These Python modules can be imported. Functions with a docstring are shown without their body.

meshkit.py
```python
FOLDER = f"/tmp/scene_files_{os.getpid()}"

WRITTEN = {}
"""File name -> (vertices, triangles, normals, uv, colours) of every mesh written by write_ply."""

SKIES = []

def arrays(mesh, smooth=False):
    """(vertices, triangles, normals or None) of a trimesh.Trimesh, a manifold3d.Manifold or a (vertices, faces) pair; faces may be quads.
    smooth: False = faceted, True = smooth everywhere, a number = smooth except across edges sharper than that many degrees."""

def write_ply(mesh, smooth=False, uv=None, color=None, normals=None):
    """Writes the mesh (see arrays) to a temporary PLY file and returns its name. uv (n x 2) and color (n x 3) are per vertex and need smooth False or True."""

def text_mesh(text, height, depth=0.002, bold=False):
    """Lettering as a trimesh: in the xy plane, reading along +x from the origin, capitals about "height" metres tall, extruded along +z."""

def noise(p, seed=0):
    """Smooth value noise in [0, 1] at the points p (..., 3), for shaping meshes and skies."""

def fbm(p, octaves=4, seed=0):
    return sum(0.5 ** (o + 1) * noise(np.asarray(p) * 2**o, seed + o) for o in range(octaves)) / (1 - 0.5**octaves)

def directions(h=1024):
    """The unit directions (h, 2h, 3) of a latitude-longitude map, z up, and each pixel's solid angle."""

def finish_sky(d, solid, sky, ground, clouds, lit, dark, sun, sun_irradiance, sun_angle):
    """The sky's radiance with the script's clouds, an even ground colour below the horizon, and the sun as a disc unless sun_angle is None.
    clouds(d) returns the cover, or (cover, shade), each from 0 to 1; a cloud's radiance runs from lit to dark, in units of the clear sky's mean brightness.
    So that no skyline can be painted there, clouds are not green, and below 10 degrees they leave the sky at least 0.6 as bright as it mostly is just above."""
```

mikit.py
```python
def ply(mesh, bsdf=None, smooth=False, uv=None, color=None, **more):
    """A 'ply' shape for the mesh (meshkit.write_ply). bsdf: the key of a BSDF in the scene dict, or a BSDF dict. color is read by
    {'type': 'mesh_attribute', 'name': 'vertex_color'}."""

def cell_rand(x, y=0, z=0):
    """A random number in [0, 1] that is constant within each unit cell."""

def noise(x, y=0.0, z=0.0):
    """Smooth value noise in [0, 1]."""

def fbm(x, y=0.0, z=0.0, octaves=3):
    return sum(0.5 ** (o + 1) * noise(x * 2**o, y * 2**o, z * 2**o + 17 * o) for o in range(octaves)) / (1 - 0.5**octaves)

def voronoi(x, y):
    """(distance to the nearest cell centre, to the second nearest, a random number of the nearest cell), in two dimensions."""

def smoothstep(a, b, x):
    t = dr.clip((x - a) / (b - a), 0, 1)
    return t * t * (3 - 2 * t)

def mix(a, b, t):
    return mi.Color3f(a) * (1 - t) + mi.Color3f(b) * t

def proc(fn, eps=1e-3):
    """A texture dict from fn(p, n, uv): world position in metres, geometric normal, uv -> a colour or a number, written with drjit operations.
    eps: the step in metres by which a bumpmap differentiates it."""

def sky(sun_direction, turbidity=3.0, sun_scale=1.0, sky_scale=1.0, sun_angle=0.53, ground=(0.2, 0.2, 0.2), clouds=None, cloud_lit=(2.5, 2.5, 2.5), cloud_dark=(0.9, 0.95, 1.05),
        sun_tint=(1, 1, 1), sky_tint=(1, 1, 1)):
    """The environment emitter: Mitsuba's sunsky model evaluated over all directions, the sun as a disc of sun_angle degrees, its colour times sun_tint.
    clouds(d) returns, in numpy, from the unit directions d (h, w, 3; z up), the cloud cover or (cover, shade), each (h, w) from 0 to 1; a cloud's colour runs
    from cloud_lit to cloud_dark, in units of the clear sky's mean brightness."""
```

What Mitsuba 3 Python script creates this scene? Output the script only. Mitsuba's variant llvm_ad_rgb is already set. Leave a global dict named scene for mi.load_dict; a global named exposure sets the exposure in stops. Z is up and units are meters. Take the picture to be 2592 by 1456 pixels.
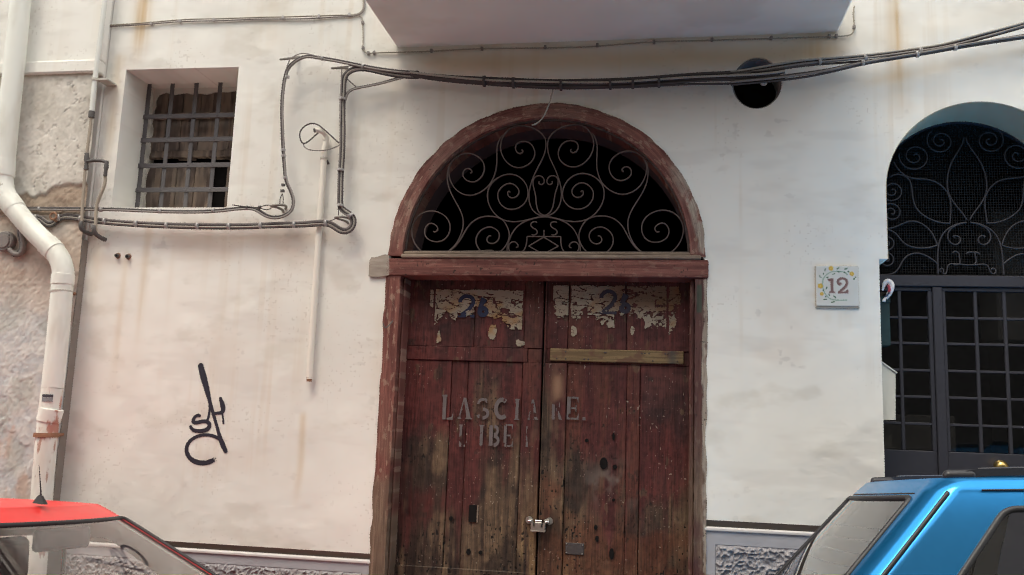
import math, random
import numpy as np, trimesh, mitsuba as mi, drjit as dr, mikit, meshkit
import shapely
from shapely import affinity
from shapely.geometry import Polygon, LineString, Point, MultiPolygon, box as sbox
from shapely.ops import unary_union
from scipy.interpolate import CubicSpline
from mikit import noise, fbm, smoothstep, mix, cell_rand

rng = random.Random(7)
nrng = np.random.default_rng(11)
T = mi.ScalarTransform4f
scene, labels = {}, {}

# ------------------------------------------------------------------ camera, sky, exposure
yaw, pitch, roll = (math.radians(a) for a in (-9.6, 8.75, 2.1))
fwd = np.array([math.sin(yaw) * math.cos(pitch), math.cos(yaw) * math.cos(pitch), math.sin(pitch)])
rgt = np.cross(fwd, [0, 0, 1]); rgt /= np.linalg.norm(rgt)
upv = np.cross(rgt, fwd)
upv = upv * math.cos(roll) - rgt * math.sin(roll)
eye = np.array([0.0, -5.0, 1.9])
scene['camera'] = {'type': 'perspective', 'fov': math.degrees(2 * math.atan(1296 / 2250.0)), 'fov_axis': 'x', 'near_clip': 0.05, 'far_clip': 3000.0,
                   'to_world': T().look_at(origin=eye.tolist(), target=(eye + fwd).tolist(), up=upv.tolist())}
# an overcast day: the sun is a broad soft glow behind the cloud, high above the street
scene['sky'] = mikit.sky([-0.22, -0.42, 0.88], turbidity=3, sun_scale=0.2, sun_angle=24, sun_tint=(.95, 1.0, 1.04), clouds=lambda d: 1.0,
                         cloud_lit=(2.42, 2.42, 2.40), ground=(0.2, 0.2, 0.2))
exposure = 3.1

# ------------------------------------------------------------------ helpers
def key_of(name):
    if name not in scene and name not in roots:
        return name
    k = 1
    while f'{name}_{k:03d}' in scene or f'{name}_{k:03d}' in roots:
        k += 1
    return f'{name}_{k:03d}'
roots = set()

def thing(name, label, cat, group=None):
    k = key_of(name); roots.add(k)
    labels[k] = {'label': label, 'category': cat}
    if group: labels[k]['group'] = group
    return k

def struct(name, label=None):
    roots.add(name)
    labels[name] = {'kind': 'structure'}
    if label: labels[name]['label'] = label
    return name

def obj(name, mesh, mat, parent=None, smooth=False, label=None, kind=None, **kw):
    if parent: name = parent + '__' + name
    k = name if (name in roots and name not in scene) else key_of(name)
    roots.add(k)
    scene[k] = mikit.ply(mesh, mat, smooth=smooth, **kw)
    if label or kind:
        labels.setdefault(k, {})
        if label: labels[k]['label'] = label
        if kind: labels[k]['kind'] = kind
    return k

cat = trimesh.util.concatenate

def cbox(x0, x1, y0, y1, z0, z1, b=0.004):
    """a box with chamfered edges"""
    b = min(b, 0.45 * min(x1 - x0, y1 - y0, z1 - z0))
    p = []
    for X, sx in ((x0, 1), (x1, -1)):
        for Y, sy in ((y0, 1), (y1, -1)):
            for Z, sz in ((z0, 1), (z1, -1)):
                p += [(X + sx * b, Y + sy * b, Z), (X + sx * b, Y, Z + sz * b), (X, Y + sy * b, Z + sz * b)]
    return trimesh.convex.convex_hull(np.array(p))

def ext(poly, yb, h):
    """a polygon drawn in (x, z), extruded h metres towards the street (-y) from the plane y = yb"""
    ms = []
    for g in getattr(poly, 'geoms', [poly]):
        if g.is_empty or g.area < 1e-7 or g.geom_type != 'Polygon': continue
        ms.append(trimesh.creation.extrude_polygon(g, h, engine='earcut'))
    m = cat(ms)
    v = m.vertices
    return trimesh.Trimesh(np.stack([v[:, 0], yb - v[:, 2], v[:, 1]], 1), m.faces, process=False)

def spline(pts, step=0.012):
    p = np.asarray(pts, float)
    keep = np.r_[True, np.linalg.norm(np.diff(p, axis=0), axis=1) > 1e-6]
    p = p[keep]
    d = np.r_[0, np.cumsum(np.linalg.norm(np.diff(p, axis=0), axis=1) ** 0.6)]
    n = max(int(np.linalg.norm(np.diff(p, axis=0), axis=1).sum() / step), len(p) * 2)
    return CubicSpline(d, p)(np.linspace(0, d[-1], n))

def tube(pts, r, sides=8, squash=None):
    """a tube along points with round section; r a number or one per point"""
    p = np.asarray(pts, float)
    n = len(p)
    r = np.broadcast_to(np.asarray(r, float), (n,))
    t = np.gradient(p, axis=0); t /= np.linalg.norm(t, axis=1, keepdims=True) + 1e-12
    a = np.cross(t[0], [0, 1, 0] if abs(t[0][1]) < 0.8 else [1, 0, 0]); a /= np.linalg.norm(a)
    A = [a]
    for i in range(1, n):
        a = A[-1] - t[i] * (A[-1] @ t[i]); A.append(a / (np.linalg.norm(a) + 1e-12))
    A = np.array(A); Bn = np.cross(t, A)
    th = np.arange(sides) * 2 * np.pi / sides
    ring = p[:, None] + r[:, None, None] * (np.cos(th)[None, :, None] * A[:, None] + np.sin(th)[None, :, None] * Bn[:, None])
    v = np.vstack([ring.reshape(-1, 3), p[:1], p[-1:]])
    i = np.arange(n - 1)[:, None] * sides; j = np.arange(sides)[None]
    k = (j + 1) % sides
    f = np.vstack([np.stack([i + j, i + k, i + sides + k], -1).reshape(-1, 3), np.stack([i + j, i + sides + k, i + sides + j], -1).reshape(-1, 3)])
    e = (n - 1) * sides
    jj, kk = j[0], k[0]
    f = np.vstack([f, np.stack([kk, jj, jj * 0 + n * sides], -1), np.stack([jj + e, kk + e, jj * 0 + n * sides + 1], -1)])
    m = trimesh.Trimesh(v, f, process=False)
    if m.volume < 0: m.invert()
    return m

def bar(pts, w, d, mat_up=(0, 1, 0)):
    """a flat bar along points lying in an (x, z) plane: w wide in that plane, d deep in y"""
    p = np.asarray(pts, float)
    t = np.gradient(p, axis=0); t /= np.linalg.norm(t, axis=1, keepdims=True) + 1e-12
    a = np.stack([-t[:, 2], t[:, 1] * 0, t[:, 0]], 1)
    y = np.array([0, 1.0, 0])
    c = [(-1, -1), (1, -1), (1, 1), (-1, 1)]
    ring = np.stack([p + a * (w / 2 * s) + y * (d / 2 * q) for s, q in c], 1)
    n = len(p)
    v = ring.reshape(-1, 3)
    f = []
    for i in range(n - 1):
        for j in range(4):
            k = (j + 1) % 4
            f += [(4 * i + j, 4 * i + k, 4 * i + 4 + k), (4 * i + j, 4 * i + 4 + k, 4 * i + 4 + j)]
    f += [(0, 2, 1), (0, 3, 2)]; e = 4 * n - 4
    f += [(e, e + 1, e + 2), (e, e + 2, e + 3)]
    m = trimesh.Trimesh(v, f, process=False)
    if m.volume < 0: m.invert()
    return m

def rev(profile, origin, axis, sides=24):
    """profile [(r, h)] turned about an axis through origin"""
    m = trimesh.creation.revolve(np.array(profile, float), sections=sides)
    z = np.asarray(axis, float); z /= np.linalg.norm(z)
    m.apply_transform(trimesh.geometry.align_vectors([0, 0, 1], z))
    m.apply_translation(origin)
    if m.volume < 0: m.invert()
    return m

def cells(x0, x1, z0, z1, keep, c=0.004, smooth=0.0012):
    """the union of the small cells for which keep(x, z) is true, as a ragged polygon"""
    xs, zs = np.arange(x0, x1, c), np.arange(z0, z1, c)
    X, Z = np.meshgrid(xs, zs)
    on = np.pad(keep(X + c / 2, Z + c / 2), ((0, 0), (1, 1))).astype(np.int8)
    d = np.diff(on, axis=1)
    r, s = np.nonzero(d == 1); e = np.nonzero(d == -1)[1]
    if not len(r): return Polygon()
    u = shapely.union_all(shapely.box(x0 + s * c, z0 + r * c - 1e-5, x0 + e * c, z0 + (r + 1) * c + 1e-5))
    u = u.buffer(smooth).buffer(-2 * smooth).buffer(smooth).simplify(0.0008)
    return u

def nz(X, Z, f, seed=0, fz=None, oct=4):
    p = np.stack([X * f, Z * (fz or f), np.full_like(X, seed * 7.31)], -1)
    return meshkit.fbm(p, oct, seed)

def surf(x0, x1, z0, z1, step, yfn, mask=None):
    """a finely divided upright surface y = yfn(x, z), facing the street"""
    xs = np.linspace(x0, x1, int((x1 - x0) / step) + 2); zs = np.linspace(z0, z1, int((z1 - z0) / step) + 2)
    X, Z = np.meshgrid(xs, zs)
    Y = yfn(X, Z)
    v = np.stack([X, Y, Z], -1).reshape(-1, 3)
    nx = len(xs)
    i = (np.arange(len(zs) - 1)[:, None] * nx + np.arange(nx - 1)[None]).ravel()
    f = np.vstack([np.stack([i, i + 1, i + nx + 1], 1), np.stack([i, i + nx + 1, i + nx], 1)])
    if mask is not None:
        cx = v[f].mean(1)
        f = f[mask(cx[:, 0], cx[:, 2])]
    return trimesh.Trimesh(v, f, process=False)

# ------------------------------------------------------------------ materials
def mat(name, **kw):
    scene[name] = {'type': 'twosided', 'bsdf': {'type': 'principled', **kw}}
    return name
def rgb(*c): return {'type': 'rgb', 'value': list(c)}
def flat(name, c, rough=0.8, **kw): return mat(name, base_color=rgb(*c), roughness=rough, **kw)
def bumped(name, height, scale, **kw):
    scene[name] = {'type': 'twosided', 'bsdf': {'type': 'bumpmap', 'tex': height, 'scale': scale, 'bsdf': {'type': 'principled', **kw}}}
    return name

# rain streaks and rust runs on the plaster: (x, half width, z top, z bottom, strength)
STREAKS = [(-3.36, .055, 4.75, 4.10, .8), (-3.49, .04, 4.2, 3.3, .35), (-3.16, .03, 3.1, 2.2, .30), (-3.30, .03, 2.9, 1.9, .24), (-2.98, .02, 2.95, 2.35, .14),
           (-2.06, .022, 1.93, 1.35, .42), (-1.62, .05, 2.6, 1.9, .12), (1.287, .028, 4.6, 3.55, .6), (1.31, .07, 4.3, 3.5, .22), (-2.62, .02, 2.9, 2.2, .10), (0.86, .10, 4.25, 3.9, .28),
           (-2.45, .12, 4.6, 4.1, .12), (-1.75, .06, 4.5, 4.2, .16), (0.99, .03, 2.58, 2.45, .24), (0.90, .02, 2.58, 2.5, .16), (-3.5, .05, 3.0, 2.6, .25)]
def plaster_col(p, n, uv):
    x, z = p.x, p.z
    big = fbm(x * 0.9, z * 0.9, 2.3, 3)
    mid = fbm(x * 3.1, z * 4.3, 7.7, 4)
    c = mix((.65, .64, .597), (.715, .705, .66), smoothstep(.3, .7, big))
    c = mix(c, (.61, .56, .505), .5 * smoothstep(.5, .78, mid))
    # trowel marks and grey scuffs
    sc = fbm(x * 2.2 + z * 1.1, z * 9.0, 4.0, 4)
    c = mix(c, (.52, .49, .455), .25 * smoothstep(.58, .78, sc))
    c = mix(c, (.43, .41, .38), .35 * smoothstep(.70, .82, fbm(x * 17, z * 23, 2.0, 3)) * smoothstep(.45, .7, mid))
    dr_ = smoothstep(.56, .76, fbm(x * 16, z * .55, 21.0, 4)) * smoothstep(.40, .65, fbm(x * 1.2, z * 1.1, 40.0, 3))
    c = mix(c, (.56, .475, .37), .30 * dr_)
    sm_ = smoothstep(.60, .80, fbm(x * 3.4 + z * 1.6, z * 6.0 - x, 61.0, 5))
    c = mix(c, (.47, .435, .37), .32 * sm_)
    grit = smoothstep(.80, .90, noise(x * 70, z * 70, 3.0)) * smoothstep(.55, .72, fbm(x * 2.7, z * 2.7, 71.0, 3))
    c = mix(c, (.40, .36, .31), .30 * grit)
    wob = (noise(z * 3.0, x * 2.0) - .5) * .02
    run = mi.Float(0.0)
    for x0, w, zt, zb, s in STREAKS:
        a = dr.exp(-dr.square((x + wob - x0) / w)) * smoothstep(zb - .02, zb + .45 * (zt - zb), z) * (1 - smoothstep(zt - .04, zt + .02, z))
        run = run + s * a * (.35 + 1.0 * fbm(x * 40, z * 1.6, 1.0, 2))
    # the damp line under the old cable run, yellowing and a painted-in warm light cast beneath the balcony
    yel = .42 * (1 - smoothstep(.0, .10, dr.abs(z - 4.05 - .03 * (fbm(x * 2.0, 3.0) - .5)))) * smoothstep(-1.7, -1.2, x) * (1 - smoothstep(.95, 1.1, x))
    yel = yel + .35 * dr.exp(-dr.square((z - (3.84 + .20 * (x - 1.0))) / .035)) * smoothstep(.75, 1.0, x) * fbm(x * 5, z * 5, 3.0, 2)
    yel = yel + .20 * smoothstep(3.35, 3.95, z) * smoothstep(-1.9, -1.2, x) * (1 - smoothstep(.7, 1.2, x)) * (.6 + .8 * fbm(x * 1.7, z * 2.3, 81.0, 4))  # broad warm cast of the light, painted into the wall colour
    run = dr.minimum(run + yel, .9)
    c = mix(c, (.50, .36, .20), run)
    damp = (1 - smoothstep(.0, .22, dr.abs(z - 2.92))) * (1 - smoothstep(-2.1, -1.75, x)) * smoothstep(.30, .60, fbm(x * 1.8, z * 5.0, 9.0, 3))
    c = mix(c, (.55, .44, .35), .5 * damp)
    return c
def plaster_h(p, n, uv):
    x, y, z = p.x, p.y, p.z
    return fbm(x * 6, z * 6, y * 6, 4) * 1.0 + .10 * fbm(x * 75, z * 75, y * 75, 3)
bumped('plaster', mikit.proc(plaster_h, 2e-3), 0.011, base_color=mikit.proc(plaster_col), roughness=0.92, specular=0.25)
flat('reveal_plaster', (.60, .57, .53), .95, specular=.2)
def balcony_col(p, n, uv):
    st = smoothstep(.5, .75, fbm(p.x * 2.5, p.y * 3.0, 8.0, 5))
    return mix(c0_(p), (.52, .48, .43), .35 * st)
def c0_(p):
    return mix((.70, .70, .665), (.77, .77, .735), fbm(p.x * 1.6, p.y * 3, p.z * 3, 4))
mat('balcony_paint', base_color=mikit.proc(balcony_col), roughness=.9, specular=.2)
mat('old_plaster', base_color={'type': 'mesh_attribute', 'name': 'vertex_color'}, roughness=.95, specular=.15)
def dado_col(p, n, uv):
    return mix((.25, .24, .25), (.33, .315, .325), fbm(p.x * 22, p.z * 22, p.y * 22, 4))
mat('dado_paint', base_color=mikit.proc(dado_col), roughness=.85, specular=.3)
def ledge_col(p, n, uv):
    return mix((.31, .31, .335), (.37, .365, .385), fbm(p.x * 5, p.z * 16, 3.0, 4))
mat('dado_band', base_color=mikit.proc(ledge_col), roughness=.85, specular=.3)
flat('ledge_white', (.53, .51, .49), .9)
flat('groove', (.20, .165, .14), .9)
flat('vent_grey', (.16, .15, .145), .9)
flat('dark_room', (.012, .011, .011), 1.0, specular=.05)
flat('room_stuff', (.05, .045, .04), .9)

DX = [-1.219, -1.118, -0.791, -0.673, -0.531, -0.184, -0.109]
def door_terms(p):
    x, z = p.x, p.z
    idx = mi.Float(0.0)
    for b in DX: idx = idx + dr.select(x > b, 1.0, 0.0)
    r1 = cell_rand(idx, 3.0, 1.0); r2 = cell_rand(idx, 8.0, 2.0)
    warp = .03 * (noise(x * 6, z * 1.1, idx) - .5)
    g = fbm((x + warp) * 55, z * 1.8, idx * 3.1, 4)
    fine = noise((x + warp) * 330, z * 12, idx)
    return x, z, idx, r1, r2, g, fine
def door_col(p, n, uv):
    x, z, idx, r1, r2, g, fine = door_terms(p)
    blot = fbm(x * 3.6, z * 2.4, 5.0 + idx * .3, 5)
    lon = fbm(x * 15, z * 1.3, 1.0 + idx, 4)
    spk = fbm(x * 46, z * 38, 4.0, 3)
    paint = mix((.056, .014, .0135), (.102, .024, .0215), smoothstep(.28, .72, lon))
    paint = mix(paint, (.036, .017, .017), .8 * smoothstep(.5, .72, blot))
    paint = mix(paint, (.12, .038, .034), .55 * smoothstep(.58, .75, fbm(x * 2.1, z * 5.5, 12.0, 4)))
    paint = mix(paint, (.085, .033, .020), .5 * smoothstep(.3, .8, r1) * smoothstep(.4, .6, lon))
    mid = dr.exp(-dr.square((x + .66) / .17))
    bare = mix((.042, .026, .018), (.125, .083, .052), smoothstep(.25, .75, g))
    bare = mix(bare, (.25, .16, .075), .75 * mid * smoothstep(1.55, 1.15, z) * smoothstep(.3, .65, g))
    bare = mix(bare, (.018, .011, .010), .75 * smoothstep(.46, .64, fbm(x * 6.5, z * 4.6, 20.0 + idx, 4)))
    bare = mix(bare, (.10, .028, .013), .6 * smoothstep(.45, .62, fbm(x * 3.0, z * 3.4, 33.0, 4)) * smoothstep(-.8, -.55, x))
    w = (1.92 - z - .24 * smoothstep(-.60, -.50, x)) * .80 + (blot - .5) * 1.5 + (lon - .5) * .9 + (r2 - .5) * .26 + .22 * mid
    w = smoothstep(.02, .42, w)
    w = dr.maximum(w, smoothstep(.70, .76, fbm(x * 21, z * 11, 3.0, 4)) * .7)
    c = mix(paint, bare, w)
    c = c * (.66 + .68 * fine) * (.62 + .76 * spk)
    # worm holes and dents, dark; chips of pale undercoat
    hole = smoothstep(.80, .86, noise(x * 118, z * 62, 5.0)) * smoothstep(.42, .62, fbm(x * 5, z * 4, 8.0, 3)) * (.25 + .75 * w)
    c = mix(c, (.010, .007, .006), hole)
    chip = smoothstep(.915, .94, noise(x * 125, z * 90, 9.0)) * smoothstep(.50, .68, fbm(x * 7, z * 6, 14.0, 3))
    c = mix(c, (.40, .34, .28), .6 * chip)
    # smears of grey paint and hand grime round the lock
    gr = dr.exp(-dr.square((x + .25) / .17) - dr.square((z - 1.58) / .10)) * smoothstep(.45, .7, fbm(x * 13, z * 9, 2.0, 4))
    c = mix(c, (.17, .145, .125), .75 * gr)
    rub = dr.exp(-dr.square((x + .585) / .032) - dr.square((z - 2.13) / .10)) * smoothstep(.3, .55, fbm(x * 14, z * 9, 6.0, 3))
    c = mix(c, (.27, .16, .10), .9 * rub)
    return c
def door_h(p, n, uv):
    x, z, idx, r1, r2, g, fine = door_terms(p)
    hole = smoothstep(.80, .86, noise(x * 118, z * 62, 5.0))
    return g * 1.0 + fine * .25 - .5 * hole + .5 * fbm(x * 9, z * 5, 2.0, 3)
bumped('door_wood', mikit.proc(door_h, 1.5e-3), 0.006, base_color=mikit.proc(door_col), roughness=.62, specular=.35)

def frame_col(p, n, uv):
    x, z = p.x, p.z
    arch = smoothstep(2.86, 2.90, z)
    ang = dr.atan2(z - 2.864, x + .674) * 1.0
    rad = dr.sqrt(dr.square(z - 2.864) + dr.square(x + .674))
    horiz = smoothstep(2.73, 2.745, z) * (1 - arch)
    u = dr.select(z > 2.88, ang, z); v = dr.select(z > 2.88, rad, x)
    u = dr.select(horiz > .5, x, u); v = dr.select(horiz > .5, z, v)
    g = fbm(v * 70, u * 2.0, 1.0, 4); fine = noise(v * 300, u * 14, 2.0)
    blot = fbm(x * 5, z * 4, 3.0, 4)
    c = mix((.14, .046, .038), (.225, .088, .070), smoothstep(.3, .7, g))
    c = mix(c, (.30, .175, .14), .6 * arch * smoothstep(.25, .7, fbm(x * 9, z * 8, 13.0, 5)) * (1 - .5 * smoothstep(-.6, -.3, x)))
    c = mix(c, (.40, .28, .21), .5 * smoothstep(.58, .72, fbm(v * 60, u * 26, 5.0, 4)) * (1 - .6 * horiz))
    low = smoothstep(2.1, 1.3, z)
    c = mix(c, (.060, .032, .032), .7 * smoothstep(.12, .2, x) * (1 - arch) * (1 - horiz))
    c = mix(c, mix((.12, .085, .058), (.26, .19, .135), g), .85 * low * smoothstep(.3, .55, blot))
    # the right hand side has lost most of its paint along the outer edge
    wr = smoothstep(.222, .246, x + .03 * (blot - .5)) * (1 - horiz) + arch * smoothstep(.84, .92, rad + .09 * (fbm(ang * 9, rad * 20, 4.0, 3) - .5)) * smoothstep(.9, .3, ang)
    c = mix(c, mix((.34, .29, .235), (.46, .40, .335), fbm(x * 40, z * 30, 7.0, 3)), .85 * smoothstep(.2, .8, wr) * smoothstep(.30, .46, fbm(x * 14, z * 9, 6.0, 4)))
    grn = smoothstep(.195, .203, x) * (1 - smoothstep(.222, .232, x)) * smoothstep(2.54, 2.56, z) * (1 - smoothstep(2.70, 2.715, z))
    c = mix(c, (.05, .075, .055), .8 * grn)
    hole = smoothstep(.84, .88, noise(x * 95, z * 80, p.y * 60)) * smoothstep(.45, .6, fbm(x * 8, z * 8, 8.0, 3))
    c = mix(c, (.03, .02, .016), .85 * hole)
    return c * (.56 + .42 * fine)
def frame_h(p, n, uv):
    return fbm(p.x * 34, p.z * 9, p.y * 30, 4) + .3 * noise(p.x * 150, p.z * 90, p.y * 90)
bumped('frame_wood', mikit.proc(frame_h, 1.5e-3), 0.006, base_color=mikit.proc(frame_col), roughness=.7, specular=.3)
def pale_wood_col(p, n, uv):
    g = fbm(p.x * 6, p.z * 120, p.y * 90, 4)
    c = mix((.15, .105, .08), (.26, .205, .16), g)
    return c * (.8 + .4 * noise(p.x * 30, p.z * 300, 2.0))
mat('ledge_wood', base_color=mikit.proc(pale_wood_col), roughness=.75, specular=.25)
def ochre_col(p, n, uv):
    g = fbm(p.x * 5, p.z * 130, 2.0, 4)
    c = mix((.115, .072, .032), (.21, .145, .068), smoothstep(.25, .75, g))
    c = mix(c, (.11, .05, .03), .8 * smoothstep(.58, .68, fbm(p.x * 9, p.z * 15, 6.0, 4)))
    return mix(c, (.05, .05, .052), .7 * dr.exp(-dr.square((p.x - .07) / .025)))
mat('ochre_wood', base_color=mikit.proc(ochre_col), roughness=.7)
def boards_col(p, n, uv):
    idx = dr.floor((p.x + 3.5) / .125)
    g = fbm(p.x * 26, p.z * 5.0, idx, 4)
    c = mix((.085, .06, .052), (.22, .165, .13), smoothstep(.3, .75, g))
    return mix(c, (.18, .15, .13), .5 * smoothstep(.52, .7, fbm(p.x * 7, p.z * 5, idx * 2.0, 4)))
mat('old_boards', base_color=mikit.proc(boards_col), roughness=.85)
def iron_col(p, n, uv):
    return mix((.070, .064, .070), (.115, .105, .108), fbm(p.x * 14, p.z * 14, p.y * 14, 3))
mat('grey_iron', base_color=mikit.proc(iron_col), roughness=.6, metallic=.0)
def scroll_col(p, n, uv):
    return mix((.055, .034, .030), (.105, .078, .068), fbm(p.x * 25, p.z * 25, 1.0, 3))
mat('scroll_iron', base_color=mikit.proc(scroll_col), roughness=.7)
flat('blue_iron', (.036, .036, .047), .45)
flat('arch_iron', (.032, .030, .037), .6)
flat('wire_mesh', (.012, .012, .014), .8)
scene['pane_glass'] = {'type': 'thindielectric', 'int_ior': 1.5}
flat('behind_pane', (.035, .035, .038), .9)
flat('cable_dark', (.062, .052, .052), .65)
flat('cable_grey', (.20, .18, .17), .6)
flat('cable_pale', (.32, .295, .26), .6)
flat('cable_paint', (.30, .27, .22), .7)
flat('tie', (.36, .35, .34), .5)
flat('steel_dull', (.22, .20, .18), .55, metallic=.4)
flat('black_fitting', (.075, .068, .065), .6)
def pvc_col(p, n, uv):
    x, z = p.x, p.z
    c = mix((.62, .62, .56), (.70, .71, .66), fbm(x * 4, z * 2, p.y * 4, 3))
    r = (1 - smoothstep(1.98, 2.03, z)) * smoothstep(1.52, 1.72, z) * smoothstep(.50, .62, fbm(x * 26, z * 9, p.y * 20, 4))
    c = mix(c, (.36, .10, .055), .85 * r)
    r2 = (1 - smoothstep(1.7, 1.78, z)) * smoothstep(.62, .70, fbm(x * 38, z * 12, p.y * 30, 4))
    c = mix(c, (.30, .12, .07), .75 * r2)
    d = smoothstep(.50, .74, fbm(x * 9, z * 3.0, p.y * 9, 4))
    return mix(c, (.46, .43, .36), .35 * d)
mat('pvc', base_color=mikit.proc(pvc_col), roughness=.42, specular=.45)
flat('pvc_ring', (.42, .40, .35), .5)
flat('rust_ring', (.24, .12, .07), .8)
flat('sticker_grey', (.20, .21, .22), .6)
flat('sticker_black', (.04, .04, .05), .6)
def wpipe_col(p, n, uv):
    return mix((.56, .57, .53), (.64, .64, .60), fbm(p.x * 30, p.z * 5, p.y * 30, 3))
mat('painted_pipe', base_color=mikit.proc(wpipe_col), roughness=.5)
flat('conduit', (.68, .64, .57), .45)
flat('conduit_old', (.30, .255, .20), .6)
flat('spray', (.016, .016, .028), .55)
flat('spray_fade', (.10, .095, .11), .8)
flat('stencil', (.12, .10, .10), .85)
def paper_col(p, n, uv):
    x, z = p.x, p.z
    c = mix((.28, .235, .175), (.36, .31, .25), fbm(x * 12, z * 14, 4.0, 4))
    c = mix(c, (.30, .17, .07), .8 * smoothstep(.50, .72, fbm(x * 8, z * 10, 17.0, 4)))
    c = mix(c, (.16, .085, .045), .75 * smoothstep(-.42, -.22, x) * smoothstep(2.56, 2.66, z + .1 * fbm(x * 9, z * 9, 3.0, 3)))  # shade at the top of the right poster, painted in brown
    return mix(c, (.07, .04, .03), .85 * (1 - smoothstep(.0, .02, dr.abs(fbm(x * 13, z * 42, 6.0, 3) - .47))))
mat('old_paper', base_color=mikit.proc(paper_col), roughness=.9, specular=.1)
flat('number_blue', (.022, .028, .062), .8)
flat('number_faded', (.040, .035, .050), .85)
flat('tile_glaze', (.56, .57, .55), .28)
flat('tile_brown', (.19, .115, .11), .35)
flat('tile_pink', (.37, .30, .29), .35)
flat('tile_green', (.10, .17, .12), .35)
flat('tile_pale_green', (.30, .40, .34), .35)
flat('tile_yellow', (.56, .39, .08), .35)
flat('tile_edge', (.42, .38, .31), .9)
flat('mailbox_paint', (.56, .55, .49), .45)
flat('teal_paint', (.012, .040, .044), .5)
flat('leaflet_white', (.72, .70, .72), .6)
flat('leaflet_red', (.42, .06, .08), .6)
flat('leaflet_dark', (.05, .05, .09), .6)
flat('brass', (.62, .44, .16), .28, metallic=1.0)
flat('lock_steel', (.40, .385, .35), .38, metallic=.85)
flat('lock_chrome', (.72, .72, .74), .16, metallic=1.0)
flat('tin_plate', (.055, .045, .045), .6)
scene['car_red'] = {'type': 'twosided', 'bsdf': {'type': 'principled', 'base_color': rgb(.56, .030, .028), 'roughness': .30, 'specular': .6, 'clearcoat': 1.0, 'clearcoat_gloss': .93}}
scene['car_blue'] = {'type': 'twosided', 'bsdf': {'type': 'principled', 'base_color': rgb(.008, .245, .60), 'roughness': .17, 'metallic': .8, 'specular': .5, 'clearcoat': 1.0, 'clearcoat_gloss': .97}}
flat('car_trim', (.022, .022, .025), .5)
flat('car_rail', (.020, .020, .024), .4)
flat('car_rail_top', (.13, .125, .13), .5)
flat('car_lining', (.30, .30, .28), .9)
flat('car_seat', (.035, .026, .034), .95)
flat('car_mirror_back', (.035, .033, .042), .6)
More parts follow.
